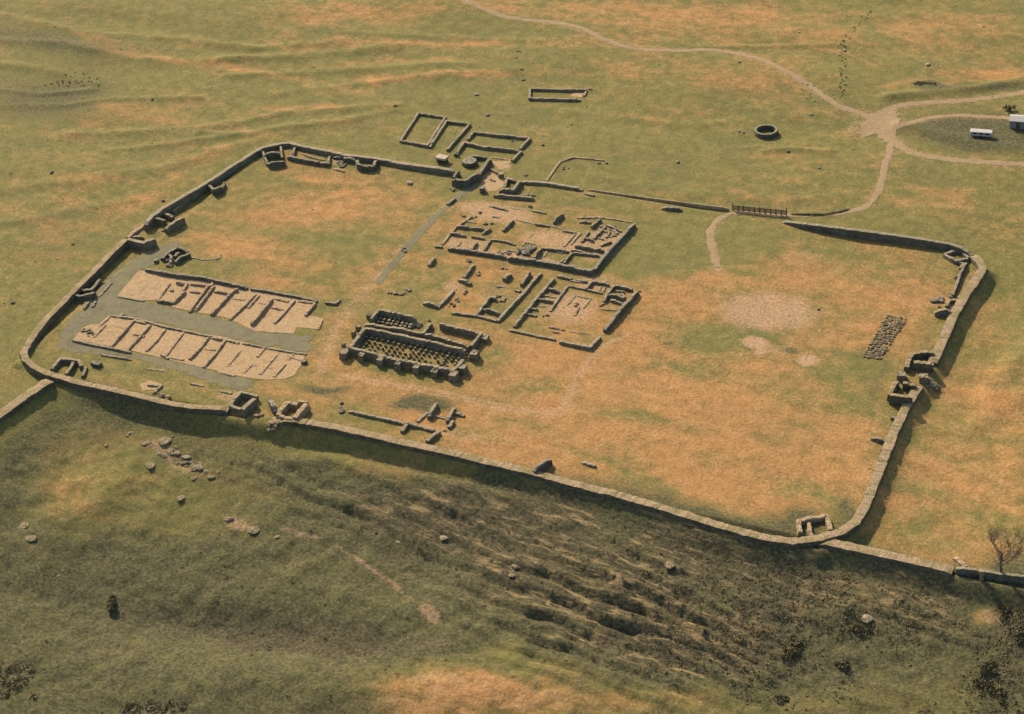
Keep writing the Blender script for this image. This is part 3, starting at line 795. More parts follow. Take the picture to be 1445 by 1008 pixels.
for pts, h, w in (([(310, 212), (445, 203)], 1.3, .8), ([(455, 150), (468, 245)], .9, .7), ([(345, 300), (495, 280)], 1.0, .7), ([(302, 190), (318, 240), (345, 298)], .7, .7)):
    wall(r, 'tower_wall', za(pts), h*1.4, w, M_DARKST)
r = ruin('store_building', 430, 222, 'long narrow store ruin with a pale floor along the far fort wall', 'building ruin')
for pts, h, w in (([(515, 240), (650, 268), (760, 288), (865, 300)], 1.0, .8), ([(575, 165), (560, 228)], .8, .7), ([(868, 232), (862, 300)], .9, .7)):
    wall(r, 'outer_wall', za(pts), h, w, M_DARKST)
wall(r, 'partition_wall', za([(650, 225), (760, 262), (830, 270)]), .3, .5)
r = ruin('rampart_oven', 483, 232, 'tumbled oven remains beside the long store ruin', 'oven ruin')
wall(r, 'oven_wall', za([(905, 245), (985, 250)]), .7, .7, M_DARKST); wall(r, 'oven_wall', za([(910, 342), (992, 366)]), .4, .6, M_PALEST)
rubble(r, 'loose_stones', za([(950, 280), (980, 320), (1005, 320)]), M_DARKST, .6, 6)
r = ruin('interval_tower', 518, 228, 'square tower ruin on the far fort wall left of the pale roofed hut', 'tower ruin', IT)
for pts, h, w in (([(990, 252), (1085, 262)], 1.2, .9), ([(1100, 262), (1112, 312), (1180, 325), (1245, 320), (1262, 268)], 1.5, .9)): wall(r, 'tower_wall', za(pts), h, w, M_DARKST)

zs = lambda p: conv(540, 120, 0.166667, p)
r = ruin('gateway', 665, 245, 'far gateway with a stone house and pale threshold beside the village houses', 'gateway', GT)
for pts, h, w in (([(590, 785), (640, 800), (705, 802), (760, 762), (830, 735)], 2.0, .9), ([(825, 735), (880, 650), (908, 612)], 1.6, .9), ([(720, 598), (880, 606)], .9, .7), ([(600, 770), (640, 715)], 1.5, .8),
                  ([(1050, 785), (1032, 850)], 1.2, .8), ([(1165, 800), (1130, 850), (1105, 880), (985, 878)], 1.3, .9), ([(1048, 786), (1120, 800)], .9, .8), ([(940, 922), (1060, 932), (1180, 942), (1280, 950)], .9, .7)):
    wall(r, 'chamber_wall', zs(pts), h, w, M_DARKST if pts[0][0] < 940 else M_WALL)
block(r, 'gate_pier', *zs([(842, 868)])[0], 1.5, 1.4, 1.2, .5, M_DARKST); block(r, 'gate_pier', *zs([(1000, 748)])[0], 1.4, 1.2, 1.0, .5, M_WALL)
wall(r, 'threshold', zs([(900, 695), (960, 735), (1020, 755)]), .45, .6, M_DARKST)
rubble(r, 'loose_stones', zs([(900, 800), (950, 812)]), M_DARKST, .45); rubble(r, 'loose_stones', zs([(560, 860), (600, 885), (650, 900)]), M_DARKST, .6); rubble(r, 'loose_stones', zs([(1200, 930), (1300, 930)]), M_WALL, .5)
sheet('threshold_floor', zs([(800, 865), (840, 820), (900, 790), (1030, 765), (1025, 850), (950, 905), (890, 895)]), M_SAND, .05, parent=r)
sheet('threshold_floor', zs([(930, 645), (1080, 640), (1065, 705), (1000, 720), (950, 690)]), M_SAND, .05, parent=r)
# drying kiln: round drum with a rough domed top
def drum(parent, name, c, r0, r1, h, mat, n=28, hollow=False, seed=1):
    rr = random.Random(seed); V = []; F = []
    prof = [(r0, -.4), (r0*.99, h*.35), ((r0+r1)/2, h*.75), (r1, h)]
    if hollow: prof += [(r1-.55, h*.99), (r1-.6, h*.5), (r1-.62, -.1)]
    else: prof += [(r1*.7, h*1.05), (r1*.35, h*1.0)]
    m = len(prof)
    for i in range(n):
        a = i/n*2*math.pi
        for k, (q, z) in enumerate(prof):
            q2 = q+(rr.random()-.5)*.14; V.append((c[0]+q2*math.cos(a), c[1]+q2*math.sin(a), c[2]+z+((rr.random()-.5)*.12 if k else 0)))
    for i in range(n):
        j = (i+1) % n
        for k in range(m-1): F.append((i*m+k, j*m+k, j*m+k+1, i*m+k+1))
    if not hollow: F.append(tuple(i*m+m-1 for i in range(n)))
    return link_mesh(name, V, F, mat, parent)
c = G(*zs([(735, 655)])[0], 0.6); c[2] -= .6
o = drum(None, 'stone_kiln', c, 2.0, 1.8, 1.1, M_DARKST, seed=3); tag(centre_mesh(o), 'round grey drying kiln built into the far gateway', 'kiln')
# hut with a pale slab roof
c = G(*zs([(505, 650)])[0], 0.0)
hut = empty('hut', c, 'tiny hut with a pale flat roof outside the far fort wall', 'hut')
V, F = block_geo((c[0], c[1], c[2]), 2.5, 1.6, 1.0, -.1, 8, rough=.05); link_mesh('wall', V, F, M_DARKST, hut)
V, F = block_geo((c[0], c[1], c[2]+1.33), 3.1, 2.2, .16, -.1, 9, rough=.03); link_mesh('roof', V, F, M_PALEROOF, hut)
V, F = block_geo((c[0]+.4, c[1]-.87, c[2]+.3), .6, .08, .5, -.1, 10, rough=.01); link_mesh('door', V, F, M_WOOD, hut)

zw = lambda p: conv(1200, 440, 0.1985, p)
r = ruin('gateway', 1295, 525, 'right side gateway with two deep guard chambers', 'gateway', GT)
for pts, h, w in (([(400, 385), (415, 335), (440, 288), (500, 282), (590, 282)], 1.6, 1.1), ([(450, 352), (520, 358), (592, 366)], 1.9, 1.1), 
                  ([(280, 585), (305, 530), (330, 492)], 1.8, 1.1), ([(375, 498), (420, 505), (465, 515)], 1.8, 1.1), ([(280, 585), (340, 594), (400, 602), (440, 600)], 2.2, 1.0)):
    wall(r, 'chamber_wall', zw(pts), h, w, M_CURT, ends=.1)
block(r, 'gate_pier', *zw([(362, 440)])[0], 1.7, 1.5, 1.4, .2); block(r, 'gate_pier', *zw([(520, 452)])[0], 1.8, 1.6, 1.5, .3); block(r, 'gate_pier', *zw([(330, 520)])[0], 1.2, 1.2, .9, .3)
rubble(r, 'loose_stones', zw([(540, 480), (600, 520), (590, 560)]), M_WALL, .7, 8); rubble(r, 'loose_stones', zw([(340, 470), (400, 475)]), M_WALL, .5)
o = wall(None, 'wall_stub', zw([(290, 740), (350, 752)]), .9, .6, M_DARKST); tag(centre_mesh(o), 'short dark wall stub below the right side gateway', 'stone wall')
o = wall(None, 'wall_stub', zw([(150, 885), (205, 902), (268, 916)]), .8, .6, M_DARKST); tag(centre_mesh(o), 'longer dark wall stub jutting from the right fort wall', 'stone wall')
zt = lambda p: conv(1200, 320, 0.15225, p)
r = ruin('interval_tower', 1333, 432, 'wedge shaped tower ruin against the upper right fort wall', 'tower ruin', IT)
for pts, h, w in (([(780, 770), (860, 768), (945, 775)], 1.5, .8), ([(895, 725), (915, 685), (960, 672), (1040, 690)], .7, .8), ([(1000, 630), (1040, 660)], .6, .7)): wall(r, 'tower_wall', zt(pts), h, w, M_WALL, ends=.6)
rubble(r, 'loose_stones', zt([(775, 690), (810, 675), (855, 672)]), M_DARKST, .7, 8); rubble(r, 'loose_stones', zt([(790, 725), (830, 735)]), M_WALL, .4); rubble(r, 'loose_stones', zt([(910, 740), (960, 735)]), M_WALL, .5)
r = ruin('corner_tower', 1350, 358, 'corner tower ruin inside the upper right bend of the fort wall', 'tower ruin', IT)
for pts, h, w in (([(870, 248), (950, 218), (1030, 205)], .9, .8), ([(870, 248), (930, 285), (985, 312), (1090, 288)], .9, .8), ([(1095, 285), (1045, 240), (1035, 210)], .8, .8)): wall(r, 'tower_wall', zt(pts), h, w, M_WALL, ends=.1)
r = ruin('rampart_building', 1357, 395, 'long thin rampart back wall below the upper right corner tower', 'building ruin')
wall(r, 'rear_wall', zt([(1075, 318), (1050, 375), (1020, 430), (985, 530), (950, 622)]), .9, .7, M_DARKST)
wall(r, 'side_wall', zt([(985, 318), (1045, 328), (1022, 375)]), .8, .7, M_DARKST); rubble(r, 'loose_stones', zt([(950, 468), (970, 472)]), M_DARKST, .6); rubble(r, 'loose_stones', zt([(900, 635), (940, 640), (1020, 635)]), M_DARKST, .6)

zn = lambda p: conv(0, 480, 0.16609, p)
r = ruin('corner_tower', 92, 517, 'corner tower ruin of two dark rooms inside the lower left bend', 'tower ruin', IT)
for pts, h, w in (([(440, 238), (475, 190), (512, 152), (590, 158), (668, 168), (690, 215)], 1.1, .9), ([(622, 185), (595, 235), (560, 282)], 1.1, .8)): wall(r, 'tower_wall', zn(pts), h, w, M_WALL, ends=.1)
wall(r, 'stair_wall', zn([(730, 222), (700, 298)]), .7, .8, M_DARKST)
o = block(None, 'water_tank', *zn([(815, 190)])[0], 2.4, 1.3, .8, -.1, M_DARKST); tag(centre_mesh(o), 'small dark stone tank on the grass right of the lower left corner tower', 'stone tank')
zg = lambda p: conv(300, 530, 0.13841, p)
r = ruin('gateway', 375, 575, 'near side gateway of two square towers below the sandy barracks', 'gateway', GT)
for pts, h, w in (([(178, 292), (230, 230), (285, 168), (370, 182), (455, 205)], 1.4, .8), ([(425, 225), (370, 280), (300, 335)], 1.9, 1.1), ([(180, 300), (240, 318), (300, 335)], 1.2, .9),
                  ([(662, 392), (710, 325), (760, 268), (865, 288)], 1.4, 1.2), ([(955, 285), (900, 350), (838, 425)], 1.5, 1.3), ([(868, 245), (965, 262)], 1.2, .8), ([(660, 395), (760, 425), (840, 432)], 1.2, .9)):
    wall(r, 'tower_wall', zg(pts), h, w, M_PALEST if pts[0][0] > 600 else M_WALL, ends=.1)
wall(r, 'gate_pier', zg([(585, 225), (605, 275), (640, 335)]), 1.6, 1.2, M_DARKST)
rubble(r, 'loose_stones', zg([(600, 520), (640, 455), (690, 450)]), M_PALEST, .8, 12, .9); rubble(r, 'loose_stones', zg([(430, 400), (500, 410)]), M_PALEST, .6, 6)

# ------------------------------------------------------------------ commanding officer's house
z6 = lambda p: conv(600, 270, 0.21453, p)
r = ruin('courtyard_house', 758, 335, 'largest ruined house, rooms round a courtyard below the far gateway', 'building ruin')
wall(r, 'outer_wall', z6([(150, 366), (290, 386), (420, 406), (530, 424)]), .9, .8, M_DARKST)
wall(r, 'outer_wall', z6([(545, 428), (700, 446), (850, 470), (1000, 502), (1082, 520), (1118, 504), (1150, 455), (1245, 345), (1310, 275), (1375, 204)]), 1.2, .9, M_DARKST)
wall(r, 'outer_wall', z6([(112, 345), (155, 290), (205, 232), (260, 192), (300, 165)]), .35, .6, M_PALEST)
wall(r, 'outer_wall', z6([(425, 90), (540, 120)]), .4, .6); wall(r, 'outer_wall', z6([(708, 122), (790, 138)]), .4, .6)
wall(r, 'outer_wall', z6([(1000, 172), (1150, 168), (1280, 186), (1365, 200)]), .25, .6, M_PALEST); wall(r, 'outer_wall', z6([(65, 354), (110, 358)]), .6, .7, M_DARKST)
for pts, h in (([(205, 222), (290, 230)], .9), ([(300, 232), (385, 240)], .9), ([(165, 268), (265, 284)], .8), ([(305, 290), (385, 302)], .7), ([(375, 270), (430, 240)], .8), ([(340, 330), (305, 375)], .8), ([(430, 312), (388, 378)], .7),
               ([(420, 312), (530, 326), (590, 346)], .5), ([(580, 182), (548, 215), (512, 248)], .9), ([(725, 208), (812, 220)], .7), ([(905, 138), (845, 192)], 1.2), ([(905, 250), (985, 268)], .5),
               ([(1012, 195), (1088, 198)], .6), ([(1152, 175), (1095, 225)], 1.0), ([(760, 370), (850, 378), (942, 388)], .7), ([(760, 370), (712, 432)], 1.1), ([(960, 400), (1050, 408), (1140, 418)], .6), ([(962, 402), (912, 465)], .8),
               ([(985, 345), (1050, 358), (1105, 370)], 1.1), ([(962, 380), (1060, 398)], .6), ([(1052, 300), (1105, 318)], .7), ([(1075, 260), (1030, 325)], .6), ([(1105, 368), (1175, 382)], 1.0), ([(1185, 225), (1145, 270), (1110, 305)], .6), ([(1195, 214), (1285, 256)], .6),
               ([(1150, 352), (1225, 328)], .5), ([(440, 162), (490, 170)], .25), ([(520, 400), (545, 385), (590, 392)], .3), ([(480, 395), (500, 410)], .3), ([(1160, 250), (1200, 262)], .5), ([(1135, 300), (1170, 312)], .4), ([(1215, 262), (1190, 300)], .4), ([(1240, 245), (1265, 275)], .4), ([(640, 350), (660, 330), (720, 345)], .25), ([(860, 395), (905, 402)], .3), ([(800, 390), (780, 430)], .25), ([(230, 330), (215, 355)], .3), ([(260, 190), (330, 205)], .25), ([(560, 105), (640, 118)], .15), ([(700, 280), (690, 300)], .2), ([(1020, 270), (960, 345)], .3), ([(990, 270), (910, 362)], .25), ([(890, 460), (920, 436)], .4), ([(600, 186), (720, 212)], .2), ([(1105, 400), (1160, 425)], .6), ([(820, 222), (910, 246)], .2)):
    wall(r, 'partition_wall', z6(pts), h*.9, .55)
rubble(r, 'hypocaust_rubble', z6([(615, 400), (640, 375), (690, 365), (690, 395), (640, 405)]), M_DARKST, .75, 9, .8)
for q in ([(385, 205), (440, 212)], [(300, 165), (330, 160)], [(345, 135), (372, 128)], [(1200, 215), (1240, 235), (1210, 250)], [(1180, 225), (1150, 260)], [(500, 400), (570, 405)], [(700, 355), (730, 362)], [(1090, 325), (1105, 300)], [(555, 340), (590, 348)], [(1210, 310), (1260, 285)], [(240, 158), (262, 158)]): rubble(r, 'loose_stones', z6(q), M_DARKST, .5)
rubble(r, 'loose_stones', z6([(670, 95), (700, 100)]), M_WALL, .7, 3, .3)

# ------------------------------------------------------------------ headquarters
zp = lambda p: conv(540, 350, 0.16609, p)
r = ruin('headquarters_building', 655, 405, 'grassed over headquarters ruin with broken walls between the larger ruined houses', 'building ruin')
wall(r, 'outer_wall', zp([(1345, 203), (1265, 288), (1210, 362), (1090, 488), (1030, 555), (975, 610)]), .7, .8); wall(r, 'outer_wall', zp([(970, 612), (880, 590), (800, 570), (690, 558), (590, 543)]), .5, .7)
for pts, h, w in (([(440, 72), (390, 132)], .9, .8), ([(772, 128), (735, 185), (688, 240)], .8, .7), ([(650, 250), (745, 285)], 1.0, .9), ([(600, 352), (540, 425), (460, 498)], .6, .9), ([(345, 450), (405, 462), (460, 482)], .9, .8), ([(1085, 205), (1030, 250)], 1.1, 1.1),
                  ([(1245, 192), (1215, 245), (1178, 295)], 1.1, .8), ([(910, 408), (860, 475), (805, 545)], 1.0, .7), ([(850, 508), (920, 522), (995, 548)], .9, .7), ([(912, 408), (960, 415)], 1.0, .8), ([(1125, 350), (1170, 360)], .5, .6), ([(980, 320), (1070, 335)], .15, .5)):
    wall(r, 'partition_wall', zp(pts), h, w)
for q in ([(630, 350), (700, 380)], [(960, 410), (1000, 400), (1045, 425), (1000, 445)], [(55, 375), (150, 392), (185, 375), (230, 345)], [(725, 108), (770, 105)], [(635, 440), (640, 442)], [(575, 480), (600, 490)], [(170, 10), (200, 22)], [(800, 215), (820, 215)], [(1000, 160), (1060, 165)], [(985, 325), (1000, 330)]): rubble(r, 'loose_stones', zp(q), M_WALL, .5)

# ------------------------------------------------------------------ hospital
zh = lambda p: conv(700, 370, 0.15225, p)
r = ruin('hospital_building', 812, 437, 'square hospital ruin with small rooms round a bare yard, nearest the big dry field', 'building ruin')
wall(r, 'outer_wall', zh([(535, 142), (480, 205), (430, 268), (380, 322), (280, 445), (170, 580)]), .8, .75)
wall(r, 'outer_wall', zh([(120, 620), (300, 658), (430, 688), (550, 710)]), .45, .6); wall(r, 'outer_wall', zh([(590, 722), (680, 745), (870, 782), (920, 730), (962, 680)]), .8, .8)
wall(r, 'outer_wall', zh([(1312, 258), (1240, 335), (1180, 400), (1100, 500), (1055, 560), (1008, 612)]), 1.2, .9, M_DARKST); wall(r, 'outer_wall', zh([(1100, 205), (1180, 220), (1262, 242)]), .9, .7)
wall(r, 'outer_wall', zh([(570, 118), (700, 145)]), .6, .7); wall(r, 'outer_wall', zh([(745, 152), (842, 170)]), .6, .7)
for pts, h, w in (([(690, 168), (830, 186)], .3, .5), ([(892, 170), (832, 235)], .9, .7), ([(890, 168), (970, 180), (1045, 195)], .9, .7), ([(665, 212), (800, 240), (980, 280)], .45, .6), ([(665, 212), (580, 330), (500, 445)], .5, .7), ([(490, 235), (605, 265)], .9, .8),
                  ([(380, 330), (530, 356)], .8, .7), ([(420, 300), (550, 322)], .3, .5), ([(400, 400), (485, 412)], .2, .5), ([(300, 415), (380, 430)], .6, .6), ([(285, 472), (372, 490)], .5, .6), ([(1098, 205), (1030, 290), (1000, 348)], 1.0, .8), ([(1030, 292), (1110, 305), (1190, 322)], 1.0, .8),
                  ([(1062, 343), (1172, 375)], .7, .7), ([(1110, 255), (1192, 272)], .5, .5), ([(960, 400), (1008, 368)], .4, .6), ([(958, 428), (1112, 442)], .3, .5), ([(738, 308), (880, 338), (845, 385), (810, 425)], .2, .4), ([(738, 308), (655, 400)], .15, .4), ([(765, 415), (730, 488)], .35, .6),
                  ([(488, 594), (582, 612)], .35, .5), ([(530, 638), (578, 650)], .35, .5), ([(972, 215), (958, 258)], .35, .4), ([(1010, 225), (1000, 262)], .35, .4), ([(680, 640), (860, 665)], .15, .4), ([(1160, 280), (1195, 320)], .6, .6)):
    wall(r, 'partition_wall', zh(pts), h*.9, w*.85)
for q in ([(1060, 430), (1110, 450)], [(720, 380), (745, 400)], [(1000, 190), (1030, 198)], [(610, 630), (660, 620)], [(440, 490), (470, 500)]): rubble(r, 'loose_stones', zh(q), M_WALL, .45)

# ------------------------------------------------------------------ granaries
zr = lambda p: conv(460, 410, 0.17301, p)
GG = 'pair of granaries with buttresses'
r = ruin('granary', 580, 490, 'nearer and longer buttressed granary, full of rows of floor pillars', 'granary', GG)
HG = 1.8
wall(r, 'outer_wall', zr([(318, 302), (255, 385), (195, 460), (400, 512), (600, 562), (800, 600), (1035, 645), (1075, 610), (1118, 560)]), HG, .9, M_WALL, ends=.1)
wall(r, 'outer_wall', zr([(318, 302), (600, 358), (900, 425), (1135, 482)]), HG, .85, M_WALL, ends=.1)
A = zr([(340, 322), (225, 458), (1045, 632), (1120, 520)])
rows, cols = 5, 18
for i in range(rows):
    for j in range(cols):
        u = (j+.6)/cols; v = (i+.55)/rows
        a = np.array(A[0])*(1-v)+np.array(A[1])*v; b = np.array(A[3])*(1-v)+np.array(A[2])*v
        p = a*(1-u)+b*u
        if random.random() < .08: continue
        block(r, 'floor_pillar', p[0]+random.uniform(-.45, .45), p[1]+random.uniform(-.35, .35), random.uniform(.38, .52), random.uniform(.38, .52), random.uniform(.5, .75), random.uniform(-.3, .3)+.1, M_WALL)
for q, s in (((158, 482), 1.9), ((290, 502), 1.5), ((443, 540), 1.6), ((588, 572), 1.5), ((738, 602), 1.5), ((888, 632), 1.6), ((1040, 660), 1.9), ((1100, 605), 1.7), ((150, 428), .8), ((232, 330), .9), ((1195, 490), 1.9)):
    block(r, 'buttress', *zr([(q[0]+(14 if q[0] > 1060 else -10 if q[0] < 250 else 0), q[1]+(14 if q[1] > 470 else 0))])[0], s*.88, s*1.1, 1.62, .05)
rubble(r, 'loose_stones', zr([(1110, 545), (1150, 520), (1180, 470)]), M_WALL, .6, 6)
r = ruin('granary', 600, 460, 'farther granary behind it, split into a pillared half and a plain grassed half', 'granary', GG)
wall(r, 'outer_wall', zr([(730, 215), (580, 182), (432, 150), (400, 185), (368, 222)]), HG, .8, M_WALL, ends=.2); wall(r, 'outer_wall', zr([(320, 268), (450, 285), (600, 308), (800, 348), (980, 395), (1160, 445)]), 1.6, .8, M_WALL, ends=.2)
wall(r, 'outer_wall', zr([(930, 265), (1100, 305), (1262, 345), (1225, 395), (1180, 442)]), 1.6, .8, M_WALL, ends=.1)
wall(r, 'partition_wall', zr([(855, 260), (825, 300), (790, 338)]), 1.1, .9)
A = zr([(440, 185), (400, 255), (690, 305), (730, 245)])
for i in range(3):
    for j in range(8):
        u = (j+.6)/8; v = (i+.6)/3
        a = np.array(A[0])*(1-v)+np.array(A[1])*v; b = np.array(A[3])*(1-v)+np.array(A[2])*v
        p = a*(1-u)+b*u
        block(r, 'floor_pillar', p[0]+random.uniform(-.4, .4), p[1]+random.uniform(-.3, .3), .62, .6, random.uniform(.5, .75), random.uniform(-.25, .25), M_WALL)
for q, s in (((350, 195), 1.0), ((262, 290), 1.0), ((1290, 375), 1.8)): block(r, 'buttress', *zr([q])[0], s, s, 1.1, .05)
rubble(r, 'loose_stones', zr([(700, 290), (750, 265), (770, 290)]), M_DARKST, .8, 7, .5); rubble(r, 'loose_stones', zr([(815, 242), (850, 243)]), M_WALL, .4)

# ------------------------------------------------------------------ barracks
GB = 'pair of barrack blocks with sandy floors'
r = ruin('barrack_block', 310, 425, 'upper barrack block with a long dark back wall', 'barrack ruin', GB)
sheet('gravel_floor', z7([(365, 45), (420, 52), (560, 82), (700, 95), (950, 145), (1150, 175), (1325, 212), (1295, 250), (1262, 285), (1358, 302), (1330, 362), (1215, 350), (1195, 385), (1080, 378), (1000, 372), (930, 345), (880, 318), (840, 300), (740, 280), (640, 265), (540, 240), (560, 215), (470, 205), (390, 206), (250, 182), (300, 120)]), M_SAND, .06, parent=r, rag=.1)
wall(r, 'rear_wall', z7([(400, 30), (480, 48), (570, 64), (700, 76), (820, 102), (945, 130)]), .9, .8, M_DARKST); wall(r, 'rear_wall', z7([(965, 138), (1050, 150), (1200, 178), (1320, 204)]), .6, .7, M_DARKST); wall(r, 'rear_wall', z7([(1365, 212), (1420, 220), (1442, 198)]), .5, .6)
wall(r, 'front_wall', z7([(250, 180), (300, 190), (390, 206)]), .3, .6); wall(r, 'front_wall', z7([(462, 200), (550, 212)]), .7, .6)
for pts, h in (([(530, 110), (465, 198)], .4), ([(612, 150), (548, 210)], .9), ([(565, 102), (622, 110)], .9), ([(738, 118), (690, 185), (635, 260)], .75), ([(768, 122), (720, 185), (668, 252)], .75), ([(868, 148), (815, 210), (752, 275)], .8), ([(895, 140), (868, 148)], .9),
               ([(990, 168), (930, 230), (852, 302)], .6), ([(1010, 172), (950, 240)], .5), ([(1078, 190), (1020, 265), (968, 325)], 1.0), ([(1200, 200), (1150, 260), (1092, 322)], .55), ([(1310, 214), (1285, 245), (1258, 278)], .8), ([(640, 112), (745, 122)], .6), ([(640, 150), (690, 158)], .6),
               ([(770, 150), (845, 162)], .7), ([(862, 190), (932, 200)], .3), ([(1010, 214), (1060, 222)], .3), ([(1090, 190), (1165, 208)], .45), ([(1075, 238), (1135, 250)], .45), ([(1220, 205), (1310, 216)], .45), ([(625, 110), (600, 150)], .6), ([(760, 100), (755, 122)], .6), ([(1345, 310), (1325, 358)], .35), ([(425, 85), (375, 160)], .12), ([(1075, 372), (1110, 375)], .3)):
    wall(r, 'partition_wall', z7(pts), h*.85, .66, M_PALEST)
block(r, 'hearth', *z7([(540, 150)])[0], .8, .7, .3, 0, M_DARKST)
r = ruin('barrack_block', 270, 490, 'lower barrack block, a row of sandy rooms with low thin walls', 'barrack ruin', GB)
sheet('gravel_floor', z7([(60, 352), (110, 335), (150, 335), (205, 285), (330, 302), (420, 327), (600, 370), (800, 398), (1000, 448), (1180, 478), (1262, 490), (1240, 545), (1200, 608), (1150, 628), (1050, 632), (950, 622), (820, 595), (700, 565), (500, 516), (330, 478), (200, 452), (90, 430), (15, 415)]), M_SAND, .06, parent=r, rag=.1)
wall(r, 'front_wall', z7([(10, 414), (90, 434), (200, 455), (320, 480)]), .5, .55); wall(r, 'rear_wall', z7([(205, 283), (330, 298), (430, 322), (510, 346), (605, 364), (740, 394), (900, 430)]), .4, .6); wall(r, 'rear_wall', z7([(920, 432), (1040, 455), (1180, 480), (1262, 490)]), .35, .55)
for pts, h in (([(185, 335), (120, 400)], .35), ([(210, 288), (150, 345)], .3), ([(335, 308), (275, 380), (212, 448)], .65), ([(425, 332), (365, 400), (298, 472)], .6), ([(505, 355), (460, 415), (405, 472)], .5), ([(482, 488), (522, 510)], .6), ([(605, 370), (560, 430), (505, 502)], .4), ([(735, 400), (690, 460), (635, 514)], .65),
               ([(830, 412), (775, 485), (712, 558)], .6), ([(910, 470), (838, 556)], .3), ([(1035, 462), (1000, 505)], .35), ([(970, 545), (925, 592)], .3), ([(1110, 485), (1060, 545), (1015, 598)], .35), ([(1195, 488), (1165, 520)], .35), ([(1150, 545), (1088, 612)], .35), ([(335, 308), (400, 325)], .5), ([(335, 380), (392, 395)], .45), ([(538, 510), (605, 522)], .3),
               ([(745, 398), (828, 414)], .6), ([(718, 460), (775, 468)], .35), ([(230, 340), (290, 352)], .2), ([(960, 548), (1010, 556)], .2), ([(790, 585), (880, 608)], .3), ([(1165, 500), (1240, 525)], .3), ([(280, 270), (262, 285)], .5), ([(640, 465), (655, 470)], .2), ([(1040, 560), (1090, 570)], .2)):
    wall(r, 'partition_wall', z7(pts), h*.85, .66, M_PALEST)
block(r, 'hearth', *z7([(1250, 528)])[0], 1.0, .9, .7, 0, M_DARKST)
rubble(r, 'loose_stones', z7([(55, 372), (80, 362), (110, 372), (100, 400)]), M_DARKST, .5, 5)
for pts, h, lab in (([(165, 494), (240, 506), (325, 520)], .35, 'thin kerb line of stones between the lower barrack block and the near fort wall'), ([(400, 568), (520, 586)], .15, 'faint buried wall line in grass below the lower barrack block'),
                    ([(640, 648), (710, 662)], .25, 'short low wall line near the left tower of the near gateway'), ([(800, 688), (862, 702)], .25, 'low wall scrap touching the left tower of the near gateway'),
                    ([(95, 208), (70, 245)], .6, 'dark stone water channel wall beside the left interval tower'), ([(132, 206), (116, 236)], .4, 'thin second channel wall beside the left interval tower'), ([(218, 108), (185, 145), (150, 182)], .3, 'pale kerb on the grey path by the left interval tower')):
    o = wall(None, 'wall_remnant', z7(pts), h, .5, M_WALL); tag(centre_mesh(o), lab, 'stone wall')
r = ruin('rampart_oven', 210, 548, 'pale paved oven base on the rampart above the near fort wall', 'oven ruin')
sheet('paving', z7([(370, 655), (420, 640), (480, 655), (455, 690), (390, 690)]), M_SAND, .06, parent=r); wall(r, 'oven_wall', z7([(412, 655), (485, 660), (452, 690)]), .4, .6); rubble(r, 'loose_stones', z7([(430, 705), (480, 715), (520, 725)]), M_PALEST, .6, 6)
# latrine block above the barracks
r = ruin('bath_block', 252, 362, 'compact dark bath ruin just above the upper barrack block', 'building ruin')
for pts, h in (([(825, 612), (855, 578), (905, 550), (950, 522), (1035, 552)], 1.1), ([(930, 640), (990, 600), (1052, 572)], 1.1), ([(860, 572), (900, 600), (890, 650)], .9), ([(960, 560), (930, 598)], .9)): wall(r, 'room_wall', zb(pts), h, .8, M_DARKST)
wall(r, 'drain', zb([(1050, 605), (1180, 630), (1290, 620), (1310, 580)]), .2, .5); rubble(r, 'loose_stones', zb([(820, 620), (880, 655), (900, 690)]), M_DARKST, .7, 6); block(r, 'water_basin', *zb([(770, 630)])[0], .9, 1.2, .7, .4, M_DARKST)

# ------------------------------------------------------------------ workshop by the near wall
zk = lambda p: conv(470, 540, 0.27682, p)
r = ruin('workshop_building', 585, 590, 'small workshop ruin with cross walls against the near fort wall', 'building ruin')
for pts, h, w in (([(80, 140), (220, 172), (362, 202)], .6, .7), ([(435, 218), (512, 240)], .6, .7)): wall(r, 'rear_wall', zk(pts), h, w)
for pts, h, w in (([(350, 242), (380, 205), (432, 215)], .8, .8), ([(540, 240), (478, 292)], 1.0, .8), ([(528, 95), (488, 165)], 1.2, .8), ([(618, 120), (582, 185)], 1.1, .8), ([(500, 162), (580, 182)], .3, .6), ([(622, 150), (668, 162)], .6, .7), ([(612, 188), (590, 220)], .8, .8), ([(480, 150), (430, 195)], .4, .7)): wall(r, 'partition_wall', zk(pts), h, w)
rubble(r, 'loose_stones', zk([(40, 110), (50, 150)]), M_DARKST, .7); rubble(r, 'loose_stones', zk([(560, 245), (580, 255)]), M_WALL, .4)
o = wall(None, 'wall_stub', zk([(1022, 440), (1065, 412), (1108, 380)]), 1.7, .9, M_DARKST, ruin=.3); tag(centre_mesh(o), 'dark upright wall stub standing alone beside the near fort wall', 'stone wall')
o = wall(None, 'wall_remnant', zk([(1272, 398), (1335, 422)]), .5, .8, M_WALL); tag(centre_mesh(o), 'low grassy wall scrap right of the upright wall stub', 'stone wall')

# lower right corner tower
ze = lambda p: conv(1080, 680, 0.2526, p)
r = ruin('corner_tower', 1153, 737, 'bright square corner tower inside the lower right bend', 'tower ruin', IT)
wall(r, 'tower_wall', ze([(195, 300), (185, 212), (270, 195), (345, 185), (365, 265)]), 1.1, 1.0, M_PALEST, ends=.05); wall(r, 'partition_wall', ze([(240, 215), (250, 270), (262, 295)]), .9, .7, M_PALEST)

